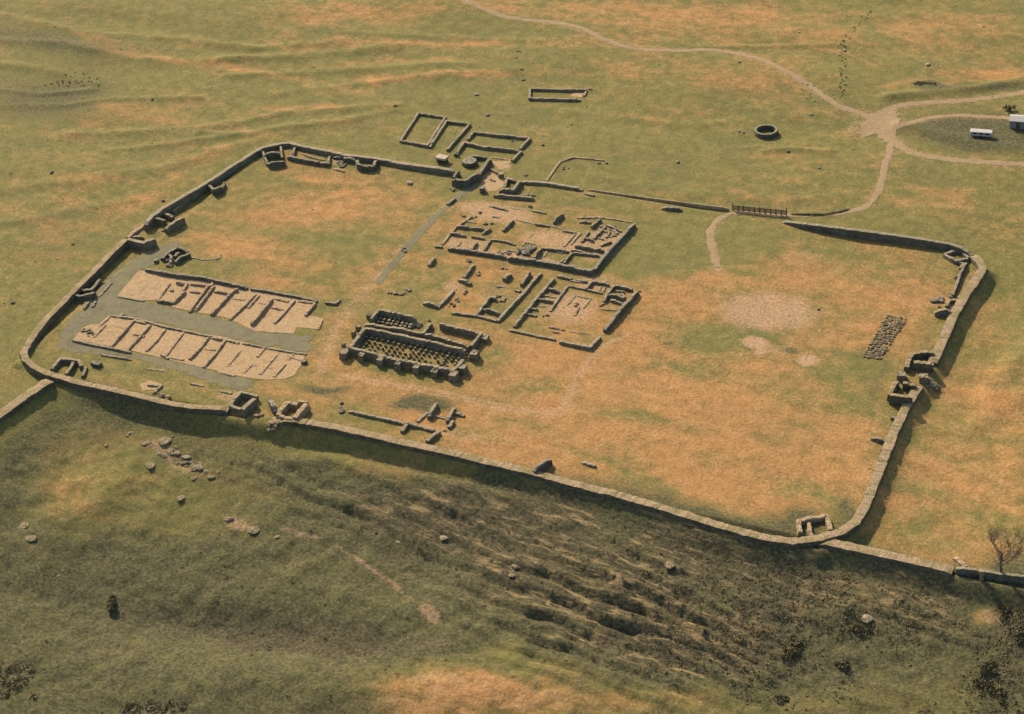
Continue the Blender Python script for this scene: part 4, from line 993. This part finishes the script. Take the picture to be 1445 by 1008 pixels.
# ------------------------------------------------------------------ village houses outside the far gate
GV = 'village houses outside the far gateway'
r = ruin('village_house', 596, 183, 'leftmost village house outline, complete rectangle', 'building ruin', GV)
wall(r, 'outer_wall', zs([(152, 465), (300, 236), (530, 266), (378, 508)]), .7, .7, closed=True)
r = ruin('village_house', 635, 190, 'middle village house outline, open towards the fort', 'building ruin', GV)
wall(r, 'outer_wall', zs([(400, 515), (538, 300), (738, 322), (548, 540)]), .8, .7)
r = ruin('village_house', 695, 205, 'widest village house outline with a thick cross wall', 'building ruin', GV)
wall(r, 'outer_wall', zs([(722, 450), (768, 392), (1000, 418), (1245, 445), (1165, 530)]), .8, .7); wall(r, 'cross_wall', zs([(630, 560), (690, 478), (850, 515), (1150, 546)]), .9, .75); wall(r, 'outer_wall', zs([(1172, 552), (1100, 632)]), .8, .7); wall(r, 'front_wall', zs([(910, 608), (1090, 632)]), .2, .5, M_PALEST)
block(r, 'door_pier', *zs([(622, 578)])[0], 1.2, .8, .8, 0, M_DARKST); rubble(r, 'loose_stones', zs([(1075, 470), (1140, 478)]), M_WALL, .4)
r = ruin('village_house', 785, 132, 'farthest village house outline, long and standing alone on open grass', 'building ruin', GV)
wall(r, 'outer_wall', z2([(1010, 418), (795, 414), (797, 374), (1038, 378)]), .7, .7); wall(r, 'end_wall', z2([(1034, 384), (1026, 402)]), .5, .6, M_PALEST); rubble(r, 'loose_stones', z2([(1050, 372), (1065, 385)]), M_PALEST, .5)
sheet('floor_paving', z2([(985, 392), (1025, 390), (1015, 412), (965, 410)]), M_SAND, .05, parent=r)
r = ruin('village_house', 808, 232, 'faint pale right angled wall line right of the far gateway', 'building ruin', GV)
wall(r, 'outer_wall', z2([(868, 762), (895, 722), (925, 682), (985, 663), (1110, 676)]), .3, .55, M_PALEST); rubble(r, 'loose_stones', z2([(1090, 684), (1115, 688)]), M_DARKST, .6); rubble(r, 'loose_stones', z2([(935, 708), (950, 712)]), M_DARKST, .4); rubble(r, 'loose_stones', z2([(940, 672), (990, 662)]), M_PALEST, .4)
o = wall(None, 'wall_remnant', z2([(1030, 815), (1068, 824)]), .4, .7, M_DARKST); tag(centre_mesh(o), 'short dark kerb above the courtyard house near the thin fort wall', 'stone wall')
o = wall(None, 'wall_remnant', z2([(1355, 872), (1400, 876), (1440, 880)]), .8, .9, M_DARKST, ends=.9); tag(centre_mesh(o), 'dark wedge of tumbled wall beside the thin fort wall', 'stone wall')
o = wall(None, 'wall_remnant', zs([(550, 1000), (612, 952)]), .7, .8, M_DARKST); tag(centre_mesh(o), 'dark kerb along the left edge of the path from the far gateway', 'stone wall')

# ring kiln, fence
c = G(1081, 189)
o = drum(None, 'round_kiln', c, 3.1, 2.9, 1.25, M_DARKST, 36, True, 9); tag(centre_mesh(o), 'circular stone lime kiln standing alone on the far grass', 'kiln')
a = G(1034, 297); b = G(1110, 305)
f = empty('hurdle_fence', (a+b)/2, 'dark wooden rail fence where the farm track enters the fort', 'fence')
def boxg(c, sx, sy, sz, rz=0):
    V = []
    for z in (0, sz):
        for x, y in ((-sx/2, -sy/2), (sx/2, -sy/2), (sx/2, sy/2), (-sx/2, sy/2)):
            V.append((c[0]+x*math.cos(rz)-y*math.sin(rz), c[1]+x*math.sin(rz)+y*math.cos(rz), c[2]+z))
    return V, [(0, 3, 2, 1), (4, 5, 6, 7), (0, 1, 5, 4), (1, 2, 6, 5), (2, 3, 7, 6), (3, 0, 4, 7)]
ang = math.atan2(b[1]-a[1], b[0]-a[0]); L = np.linalg.norm((b-a)[:2])
for k in range(11):
    p = a+(b-a)*k/10; p[2] = H(p[0], p[1])-.2
    V, F = boxg(p, .2, .2, 1.65+.2*((k*7) % 3)*.4+(.6 if k in (0, 10) else 0), ang); link_mesh('post', V, F, M_WOOD, f)
for zz in (.3, .62, .95, 1.25):
    m = (a+b)/2; m[2] = (H(a[0], a[1])+H(b[0], b[1]))/2+zz
    V, F = boxg(m+np.array([math.sin(ang)*.13, -math.cos(ang)*.13, 0]), L, .06, .2, ang); link_mesh('rail', V, F, M_WOOD, f)
o = wall(None, 'earth_bank', z3([(455, 902), (520, 904), (600, 903), (660, 892), (705, 880)]), .4, .8, mat_earth('bank_turf', (0.09, 0.09, 0.035), (0.13, 0.12, 0.045), 1, 4, .1), ends=.8); tag(centre_mesh(o), 'low dark turf bank along the farm track right of the fence', 'bank')

# ------------------------------------------------------------------ trailer and shed on the right edge
def cyl(c, r, w, axis_ang, n=16):
    V = []; F = []
    dx, dy = math.cos(axis_ang), math.sin(axis_ang)
    for s in (-w/2, w/2):
        for i in range(n):
            t = i/n*2*math.pi; h = r*math.cos(t); z = r*math.sin(t)
            V.append((c[0]+dx*s-dy*h, c[1]+dy*s+dx*h, c[2]+z))
    for i in range(n):
        j = (i+1) % n; F.append((i, j, n+j, n+i))
    F.append(tuple(range(n-1, -1, -1))); F.append(tuple(range(n, 2*n)))
    return V, F
def roundbox(sx, sy, sz, bev, loc, rz, mat, name, parent):
    bm = bmesh.new(); bmesh.ops.create_cube(bm, size=1)
    for v in bm.verts: v.co = Vector((v.co.x*sx, v.co.y*sy, v.co.z*sz))
    bmesh.ops.bevel(bm, geom=list(bm.edges), offset=bev, segments=3, affect='EDGES', profile=.5)
    R = Matrix.Rotation(rz, 3, 'Z')
    vs = [tuple(R @ v.co+Vector(loc)) for v in bm.verts]
    bm.verts.index_update(); fs = [tuple(v.index for v in f_.verts) for f_ in bm.faces]; bm.free()
    return link_mesh(name, vs, fs, mat, parent)
c = G(1384.5, 193); e2 = G(1400, 194.5); ra = math.atan2(e2[1]-c[1], e2[0]-c[0])
t = empty('trailer', c, 'long white topped trailer parked on dark grass between the tracks', 'trailer')
roundbox(5.4, 2.0, 1.1, .18, (c[0], c[1], c[2]+1.1), ra, M_WHITE, 'body', t)
roundbox(4.8, 1.7, .12, .04, (c[0], c[1], c[2]+.48), ra, M_GREY, 'chassis', t)
for s in (-1, 1):
    V, F = cyl((c[0]+s*math.sin(ra)*.95, c[1]-s*math.cos(ra)*.95, c[2]+.36), .36, .2, ra+math.pi/2); link_mesh('wheel', V, F, M_TYRE, t)
for s in (-1.5, 0, 1.5):
    roundbox(1.0, .04, .42, .01, (c[0]+math.cos(ra)*s+math.sin(ra)*1.01, c[1]+math.sin(ra)*s-math.cos(ra)*1.01, c[2]+1.25), ra, M_GLASS, 'window', t)
V, F = boxg((c[0]-math.cos(ra)*3.2, c[1]-math.sin(ra)*3.2, c[2]+.42), 1.2, .12, .1, ra); link_mesh('drawbar', V, F, M_GREY, t)
c = G(1444, 178)
sh = empty('shed', c, 'grey shed with a pale roof cut by the right edge beside the farm track', 'shed')
roundbox(6.4, 3.2, 2.1, .03, (c[0], c[1], c[2]+.9), ra, M_GREY, 'wall', sh)
def gable(c, L, W, h0, hr, rz, mat, name, parent, th=.09):
    V = []; 
    for dz in (0, th):
        for x in (-L/2, L/2):
            for y, z in ((-W/2, h0), (0, h0+hr), (W/2, h0)):
                V.append((c[0]+x*math.cos(rz)-y*math.sin(rz), c[1]+x*math.sin(rz)+y*math.cos(rz), c[2]+z+dz))
    F = [(0, 1, 4, 3), (1, 2, 5, 4), (6, 9, 10, 7), (7, 10, 11, 8), (0, 6, 7, 1), (1, 7, 8, 2), (3, 4, 10, 9), (4, 5, 11, 10), (0, 3, 9, 6), (2, 8, 11, 5)]
    return link_mesh(name, V, F, mat, parent)
gable(c, 6.9, 3.7, 1.95, .6, ra, M_WHITE, 'roof', sh)
roundbox(1.0, .06, 1.6, .01, (c[0]-math.cos(ra)*1.2+math.sin(ra)*1.62, c[1]-math.sin(ra)*1.2-math.cos(ra)*1.62, c[2]+.85), ra, M_WOOD, 'door', sh)

# ------------------------------------------------------------------ stones laid out in a rectangle
GS = 'loose stones laid out in a rectangle'
A = zw([(262, 22), (85, 325), (215, 345), (405, 52)])
nst = 0
for i in range(19):
    for j in range(8):
        v = (i+.5)/19; u = (j+.5)/8
        if random.random() < .12: continue
        a = np.array(A[0])*(1-v)+np.array(A[1])*v; b = np.array(A[3])*(1-v)+np.array(A[2])*v
        p = a*(1-u)+b*u+np.array([random.uniform(-.9, .9), random.uniform(-.8, .8)])
        g = G(p[0], p[1])
        o = bpy.data.objects.new('stone', ROCKS[random.randrange(6)]); COL.objects.link(o)
        s = random.uniform(.26, .48); o.scale = (s*1.2, s, s*.85); o.rotation_euler = (0, 0, random.random()*6.28)
        o.location = (g[0], g[1], g[2]+s*.3)
        tag(o, 'one of the loose grey stones laid out in a rectangle near the right side gateway', 'stone', GS)

# ------------------------------------------------------------------ boulders
GBO = 'boulders scattered over the grass'
BOUL = [(213, 657, 1.0, 'pale boulder left of the rock cluster below the near fort wall'), (232, 622, 1.5, 'flat pale rock just below the near fort wall'), (250, 640, 1.0, 'pale rock at the middle of the foreground rock cluster'), (263, 645, .8, 'dull rock at the right of the foreground rock cluster'), (277, 661, 1.1, 'pale wedge rock at the lower right of the foreground rock cluster'), (185, 611, .7, 'small pale rock above the foreground rock cluster'), (150, 628, .45, 'tiny rock left of the foreground rock cluster'),
        (255, 703, 1.0, 'lone pale boulder on the left slope below the rock cluster'), (322, 733, 1.1, 'broad pale rock at the upper end of the bare strip'), (358, 748, 1.1, 'rounded pale rock where the bare strip begins'), (392, 758, .7, 'smaller rock beside the start of the bare strip'), (33, 743, 1.3, 'larger pale boulder near the left edge of the foreground'), (43, 760, 1.0, 'smaller pale boulder just below the large one at the left edge'), (82, 813, .5, 'small pale stone on the lower left slope'),
        (628, 759, 1.0, 'pale rock at the right side of the dark heather'), (562, 765, .55, 'tiny pale stone in the middle of the dark heather'), (728, 800, .9, 'grey rock at the left end of the striped scarp'), (722, 812, .7, 'small grey rock just below the one at the striped scarp'), (945, 797, .9, 'pale rock on the upper striped scarp'), (1222, 873, 1.2, 'pale crag block above the dark hollow at lower right'),
        (730, 72, .55, 'topmost of the pale stones in a line above the far village house'), (734, 73.5, .45, 'smaller stone close beside the topmost far stone'), (729, 82, .6, 'pair mate stone below the topmost far stone'), (736, 98, .6, 'dull stone midway down the line of far stones'), (738, 113, .65, 'lowest pale stone of the line left of the far village house'), (672, 134, .6, 'pale stone alone left of the far village house'), (688, 163, .6, 'pale stone above the village houses'), (558, 150, .7, 'dark boulder above the leftmost village house'), (806, 176, .6, 'dark stone on grass below the far village house'), (766, 205, .9, 'rounded boulder right of the widest village house'), (742, 248, .7, 'boulder beside the right side of the far gateway'), (956, 229, .9, 'dark boulder on the grass right of the faint wall line'),
        (1043, 88, .6, 'pale stone just below the curve of the farm track'), (1128, 46, .5, 'small dark stone far off above the farm track'), (1192, 72, .6, 'pale stone at the top of the line of rush clumps'), (1309, 92, .7, 'pale stone on the dry grass at upper right'), (1145, 162, .45, 'small white stone left of the track junction'), (1112, 214, .8, 'boulder on the grass below the round lime kiln'), (1155, 238, .5, 'small white stone between the kiln and the fence'), (1043, 186, .6, 'left grey stone beside the round lime kiln'), (1049, 188, .7, 'right grey stone touching distance from the round lime kiln'), (1139, 120, .5, 'dark stone on the edge of the descending farm track'),
        (73, 244, .8, 'dark boulder on the left slope outside the fort'), (215, 140, .6, 'dark stone on the far left slope'), (230, 284, .8, 'dark boulder just outside the left side gateway'), (578, 259, .8, 'pale boulder in the grass below the far fort wall'), (570, 351, .7, 'dark stone at the lower end of the grey path'), (1155, 437, .6, 'small dark stone at the right end of the bare oval patch'), (902, 411, .6, 'small dark stone right of the hospital ruin'), (18, 428, .9, 'dark boulder on the slope left of the barracks'), (441, 296, .4, 'tiny black stone in the middle of the upper left field'), (1388, 38, .5, 'dark stone near the upper right corner'), (640, 350, .5, 'stone above the headquarters ruin'), (103, 345, .6, 'dark stone outside the left fort wall'), (1204, 212, .4, 'tiny stone by the lane below the track junction')]
for k, (px, py, s, lab) in enumerate(BOUL):
    g = G(px, py); pale = py < 300 and ('pale' in lab or 'white' in lab)
    o = bpy.data.objects.new('boulder', PALES[k % 4] if pale else ROCKS[k % 6] if 'dark' not in lab and 'black' not in lab and 'dull' not in lab else LUMPS[k % 5]); COL.objects.link(o)
    s *= 1.15 if pale else .75 if py < 560 else 1.15
    o.scale = (s, s*random.uniform(.8, 1), s*random.uniform(.7, .95)*(1 if py < 560 else .42)); o.rotation_euler = (0, 0, random.random()*6.28)
    o.location = (g[0], g[1], g[2]+(s*.18 if py < 560 else s*.05))
    tag(o, lab, 'boulder', GBO)

GO = 'broken rocks of the outcrop on the left slope'
ro = random.Random(12)
for k in range(26):
    px = ro.gauss(245, 26); py = 640+(px-245)*.45+ro.gauss(0, 11)
    g = G(px, py); o = bpy.data.objects.new('outcrop_rock', ROCKS[k % 6]); COL.objects.link(o)
    q_ = ro.uniform(.35, .95); o.scale = (q_*1.3, q_, q_*.55); o.rotation_euler = (0, 0, ro.random()*6.28); o.location = (g[0], g[1], g[2]+.04)
    tag(o, 'pale broken rock of the outcrop on the left slope below the near wall', 'rock', GO)

# ------------------------------------------------------------------ vegetation
def leaf_cloud(blobs, n, size, seed, flat=.75):
    """many small leaf clumps spread through several ellipsoids; returns verts, faces, tint per face"""
    r = random.Random(seed); V = []; F = []; T = []
    for _ in range(n):
        bx, by, bz, br, bh = blobs[r.randrange(len(blobs))]
        d = Vector((r.gauss(0, 1), r.gauss(0, 1), r.gauss(0, 1))).normalized()*(r.random()**.45)
        p = Vector((bx+d.x*br, by+d.y*br, bz+d.z*bh))
        nrm = (d+Vector((r.uniform(-.7, .7), r.uniform(-.7, .7), r.uniform(-.3, .9)))).normalized()
        t = nrm.orthogonal().normalized(); q = nrm.cross(t)
        a = r.random()*6.28; t, q = t*math.cos(a)+q*math.sin(a), q*math.cos(a)-t*math.sin(a)
        s = size*r.uniform(.5, 1.4)
        o = len(V)
        V += [tuple(p+t*s), tuple(p+q*s*.6+nrm*s*.15), tuple(p-t*s), tuple(p-q*s*.6+nrm*s*.1)]
        F.append((o, o+1, o+2, o+3)); T.append(r.random())
    return V, F, T
def set_tint(o, T):
    at = o.data.attributes.new('tint', 'FLOAT', 'FACE'); at.data.foreach_set('value', T)
def tube(V, F, pts, rad, n=6):
    o = len(V); pts = [Vector(p) for p in pts]
    for i, p in enumerate(pts):
        d = (pts[min(i+1, len(pts)-1)]-pts[max(i-1, 0)]).normalized()
        t = d.orthogonal().normalized(); q = d.cross(t)
        for k in range(n):
            a = k/n*6.2832; V.append(tuple(p+(t*math.cos(a)+q*math.sin(a))*rad[i]))
    for i in range(len(pts)-1):
        for k in range(n):
            F.append((o+i*n+k, o+i*n+(k+1) % n, o+(i+1)*n+(k+1) % n, o+(i+1)*n+k))
def bare_tree(px, py, h, label):
    g = G(px, py); t = empty('bare_tree', g, label, 'tree')
    r = random.Random(4)
    V, F = [], []
    tp = [Vector(g)+Vector((0, 0, -.4))]
    for k in range(1, 7): tp.append(Vector(g)+Vector((.12*math.sin(k*1.1), .1*math.cos(k*.9), h*.5*k/6)))
    tube(V, F, tp, [.42, .32, .28, .24, .21, .18, .15], 8); link_mesh('trunk', V, F, M_BARK, t)
    V, F = [], []
    def grow(p, d, L, rad, lev):
        pts = [p]; q = p
        for k in range(4):
            d = (d+Vector((r.uniform(-.25, .25), r.uniform(-.25, .25), r.uniform(-.02, .22)))).normalized(); q = q+d*L/4; pts.append(q)
        tube(V, F, pts, [rad, rad*.85, rad*.7, rad*.55, rad*.4], 5 if lev < 2 else 3)
        if lev < 4:
            for k in range(4 if lev < 3 else 3):
                b = pts[r.randrange(1, 5)]; a = r.random()*6.28
                nd = (d*r.uniform(.5, .9)+Vector((math.cos(a), math.sin(a), r.uniform(0, .7)))*.75).normalized()
                grow(b, nd, L*r.uniform(.5, .75), max(rad*.5, .018), lev+1)
    for k in range(6):
        b = tp[3+k % 4]; a = k/6*6.28+r.random()
        grow(b, Vector((math.cos(a)*.75, math.sin(a)*.75, r.uniform(.6, 1.1))).normalized(), h*.36, .11, 0)
    link_mesh('crown', V, F, M_BARK, t)
bare_tree(1411, 816, 11.0, 'tall leafless tree at the lower right beyond the field wall')

def bush(px, py, rad, h, label, seed, n=420, name='bush', mat=None, grp=None, blobs=None):
    g = G(px, py); r = random.Random(seed)
    t = empty(name, g, label, 'bush', grp)
    B = blobs or [(r.gauss(0, .5)*rad, r.gauss(0, .42)*rad, h*r.uniform(.35, .6), rad*r.uniform(.22, .5), h*r.uniform(.3, .5)) for _ in range(11)]
    B = [(g[0]+a, g[1]+b, g[2]+c, d, e) for a, b, c, d, e in B]
    V, F, T = leaf_cloud(B, n, .22, seed); o = link_mesh('foliage', V, F, mat or M_BUSH, t); set_tint(o, T)
    V, F = [], []
    for k in range(5):
        b = B[k % len(B)]
        tube(V, F, [(g[0]+r.uniform(-.2, .2), g[1]+r.uniform(-.2, .2), g[2]-.2), ((g[0]+b[0])/2, (g[1]+b[1])/2, g[2]+h*.3), (b[0], b[1], b[2])], [.08, .05, .03], 5)
    link_mesh('stem', V, F, M_BARK, t)
v1 = G(157, 858); v2 = G(161, 846); dlt = v2-v1
bush(158, 858, 1.3, 1.3, 'lone dark thorn bush with a smaller top, on the lower left slope', 3, 900, blobs=[(0, 0, .6, .95, .65), (.6, -.9, .55, .8, .55), (dlt[0]*.6-.3, dlt[1]*.6, .6, .75, .6), (dlt[0]*1.1-.6, dlt[1]*1.1, .5, .6, .5), (-.5, .4, .6, .7, .5)])
BUSH = [(1425, 862, 2.6, 2.2, 'dark bush below the bare tree at the right edge'), (1436, 893, 2.8, 2.4, 'dark bush at the right edge under the pale slope'), (1385, 968, 2.0, 1.6, 'dark bush near the lower right corner'), (1412, 985, 2.4, 2.0, 'large dark bush in the lower right corner'), (1392, 940, 1.6, 1.3, 'small dark bush above the lower right corner bushes'), (1215, 892, 2.2, 1.5, 'dark bush in the hollow below the pale crag block'),
        (1122, 908, 2.0, 1.3, 'low bush left of the dark hollow'), (1112, 925, 1.6, 1.1, 'lower of two low bushes left of the hollow'), (1190, 940, 1.6, 1.2, 'low bush beneath the hollow at lower right'), (1107, 992, 2.0, 1.3, 'round bush near the middle of the bottom edge')]
for k, (px, py, rd, h, lab) in enumerate(BUSH): bush(px, py, rd*1.05, h*.4, lab, 20+k, 400, grp='bushes on the near slope')
g = G(1424, 158)
bush(1424, 156, 1.3, 1.7, 'small dark windblown shrub above the shed at the right edge', 77, 260, 'shrub')

# heather and rough tussocks on the near slope
def scrub():
    n0 = 26000
    xs = []; 
    px = RNG.uniform(-20, IW+20, n0); py = RNG.uniform(560, IH+25, n0)
    d = _F[None]+R2[None]*((px-IW/2)/FPX)[:, None]-U2[None]*((py-IH/2)/FPX)[:, None]
    z = np.zeros(n0)
    for k in range(10):
        t = (z-CAM[2])/d[:, 2]; X = CAM[None]+d*t[:, None]
        z = .45*z+.55*H(X[:, 0], X[:, 1])
    x, y = X[:, 0], X[:, 1]
    out = ~inside(x, y, north_poly); dn = seg_dist(x, y, north_line)
    dr, dk, ba = covers(x, y)
    patch = fbm(x/7, y/7, 71, 3)
    wgt = np.clip((dk-.30)*1.7+(patch-.5)*1.8, 0, 1)*(1-ba)*sstep(2.5, 6, dn)
    right = sstep(700, 1150, px); wgt *= .07+.93*right
    ok = out & (RNG.random(n0) < wgt*.62)
    x, y = x[ok], y[ok]; z = H(x, y)
    n = len(x); m = 10
    rad = RNG.uniform(.2, .6, n)*np.where(RNG.random(n) < .08, 1.7, 1); hh = rad*RNG.uniform(.35, .7, n)
    # each clump: ten small tilted leaf sprays
    a = RNG.uniform(0, 6.283, (n, m)); q = np.sqrt(RNG.random((n, m)))
    cx = x[:, None]+q*np.cos(a)*rad[:, None]; cy = y[:, None]+q*np.sin(a)*rad[:, None]; cz = z[:, None]+hh[:, None]*(1-q*q)*RNG.uniform(.5, 1.1, (n, m))
    nx = q*np.cos(a)*.9+RNG.uniform(-.6, .6, (n, m)); ny = q*np.sin(a)*.9+RNG.uniform(-.6, .6, (n, m)); nz = np.full((n, m), .8)
    N = np.stack([nx, ny, nz], 2); N /= np.linalg.norm(N, axis=2)[..., None]
    rv = RNG.normal(size=(n, m, 3)); T1 = np.cross(N, rv); T1 /= np.linalg.norm(T1, axis=2)[..., None]; T2 = np.cross(N, T1)
    sz = (RNG.uniform(.08, .2, (n, m)))[..., None]
    C = np.stack([cx, cy, cz], 2)
    V = np.stack([C+T1*sz, C+T2*sz*.7+N*sz*.2, C-T1*sz, C-T2*sz*.7+N*sz*.1], 2).reshape(-1, 3)
    F = np.arange(n*m*4).reshape(-1, 4); bf = np.zeros(m)
    me = bpy.data.meshes.new('heather')
    me.vertices.add(len(V)); me.vertices.foreach_set('co', V.ravel()); me.loops.add(F.size); me.loops.foreach_set('vertex_index', F.ravel().astype(np.int32))
    me.polygons.add(len(F)); me.polygons.foreach_set('loop_start', (np.arange(len(F))*4).astype(np.int32)); me.update(calc_edges=True)
    at = me.attributes.new('tint', 'FLOAT', 'FACE')
    tint = np.clip(RNG.beta(1.6, 2.0, n)+(1-dk[ok])*.3, 0, 1); at.data.foreach_set('value', np.repeat(tint, len(bf)))
    me.materials.append(M_SCRUB)
    o = bpy.data.objects.new('heather', me); COL.objects.link(o); o['kind'] = 'stuff'
    print('scrub', n)
scrub()

def tufts(name, pxs, seed, mat, size=.28, h=.5, n=26):
    r = random.Random(seed); V = []; F = []; T = []
    for px, py, s in pxs:
        g = G(px, py)
        a, b, c = leaf_cloud([(g[0], g[1], g[2]+h*.4*s, .8*s, h*.5*s)], n, size*s, r.randrange(9999)); o = len(V)
        V += a; F += [tuple(o+i for i in q) for q in b]; T += c
    o = link_mesh(name, V, F, mat); set_tint(o, T); o['kind'] = 'stuff'; return o
rr = random.Random(5)
L = [(1190+rr.uniform(-5, 5)+max(0, 60-y)*.85, y, rr.uniform(.6, 1.2)) for y in np.arange(16, 140, 2.6)]
L += [(rr.uniform(60, 140), rr.uniform(102, 122), rr.uniform(.6, 1.2)) for _ in range(34)]
L += [(1305+rr.uniform(-16, 16), 118+rr.uniform(-2.5, 2.5), rr.uniform(.8, 1.3)) for _ in range(40)]
L += [(rr.uniform(0, 1440), rr.uniform(10, 200), rr.uniform(.4, .8)) for _ in range(110)]
L += [(rr.uniform(1130, 1150), rr.uniform(115, 150), rr.uniform(.4, .9)) for _ in range(14)]
L += [(rr.uniform(0, 300), rr.uniform(180, 480), rr.uniform(.4, .8)) for _ in range(70) ]
L = [q for q in L if not (q[0] > 90 and q[1] > 300) and not (q[0] > 200 and q[1] > 210 and q[0] < 1100)]
tufts('rush_clumps', [(a, b, c*.42) for a, b, c in L], 9, M_SCRUB)
L = [(rr.uniform(-5, 50), rr.uniform(940, 985), rr.uniform(.6, 1.1)) for _ in range(46)]+[(rr.uniform(170, 265), rr.uniform(990, 1006), rr.uniform(.6, 1.1)) for _ in range(36)]
tufts('bracken_clumps', L, 10, mat_foliage('bracken_leaves', (0.17, 0.14, 0.068), (0.32, 0.24, 0.125)), .2, .4, 34)

# ------------------------------------------------------------------ light
w = bpy.data.worlds.new('World'); SC.world = w; w.use_nodes = True
nt = w.node_tree; bg = nt.nodes['Background']
sky = nt.nodes.new('ShaderNodeTexSky'); sky.sky_type = 'NISHITA'; sky.sun_disc = False
EL, AZ = math.radians(34), math.radians(142)       # azimuth measured from +x, anticlockwise
S = Vector((math.cos(AZ)*math.cos(EL), math.sin(AZ)*math.cos(EL), math.sin(EL)))
sky.sun_elevation = EL; sky.sun_rotation = math.atan2(S.x, S.y); sky.dust_density = 2.0
nt.links.new(sky.outputs[0], bg.inputs[0]); bg.inputs[1].default_value = 0.11
sl = bpy.data.lights.new('sun', 'SUN'); sl.energy = 4.0; sl.angle = math.radians(.5); sl.color = (1.0, .87, .66)
so = bpy.data.objects.new('sun', sl); COL.objects.link(so)
so.rotation_euler = S.to_track_quat('Z', 'Y').to_euler(); so.location = (-100, 100, 200)

# ------------------------------------------------------------------ camera
cd = bpy.data.cameras.new('camera'); cam = bpy.data.objects.new('camera', cd); COL.objects.link(cam)
cd.sensor_fit = 'HORIZONTAL'; cd.sensor_width = 36.0; cd.lens = FPX/IW*36.0; cd.clip_start = 1; cd.clip_end = 9000
M = Matrix(((R2[0], U2[0], -_F[0], CAM[0]), (R2[1], U2[1], -_F[1], CAM[1]), (R2[2], U2[2], -_F[2], CAM[2]), (0, 0, 0, 1)))
cam.matrix_world = M
SC.camera = cam
vs = SC.view_settings
vs.view_transform = 'Standard'; vs.look = 'None'; vs.gamma = 1.0; vs.exposure = 0.62
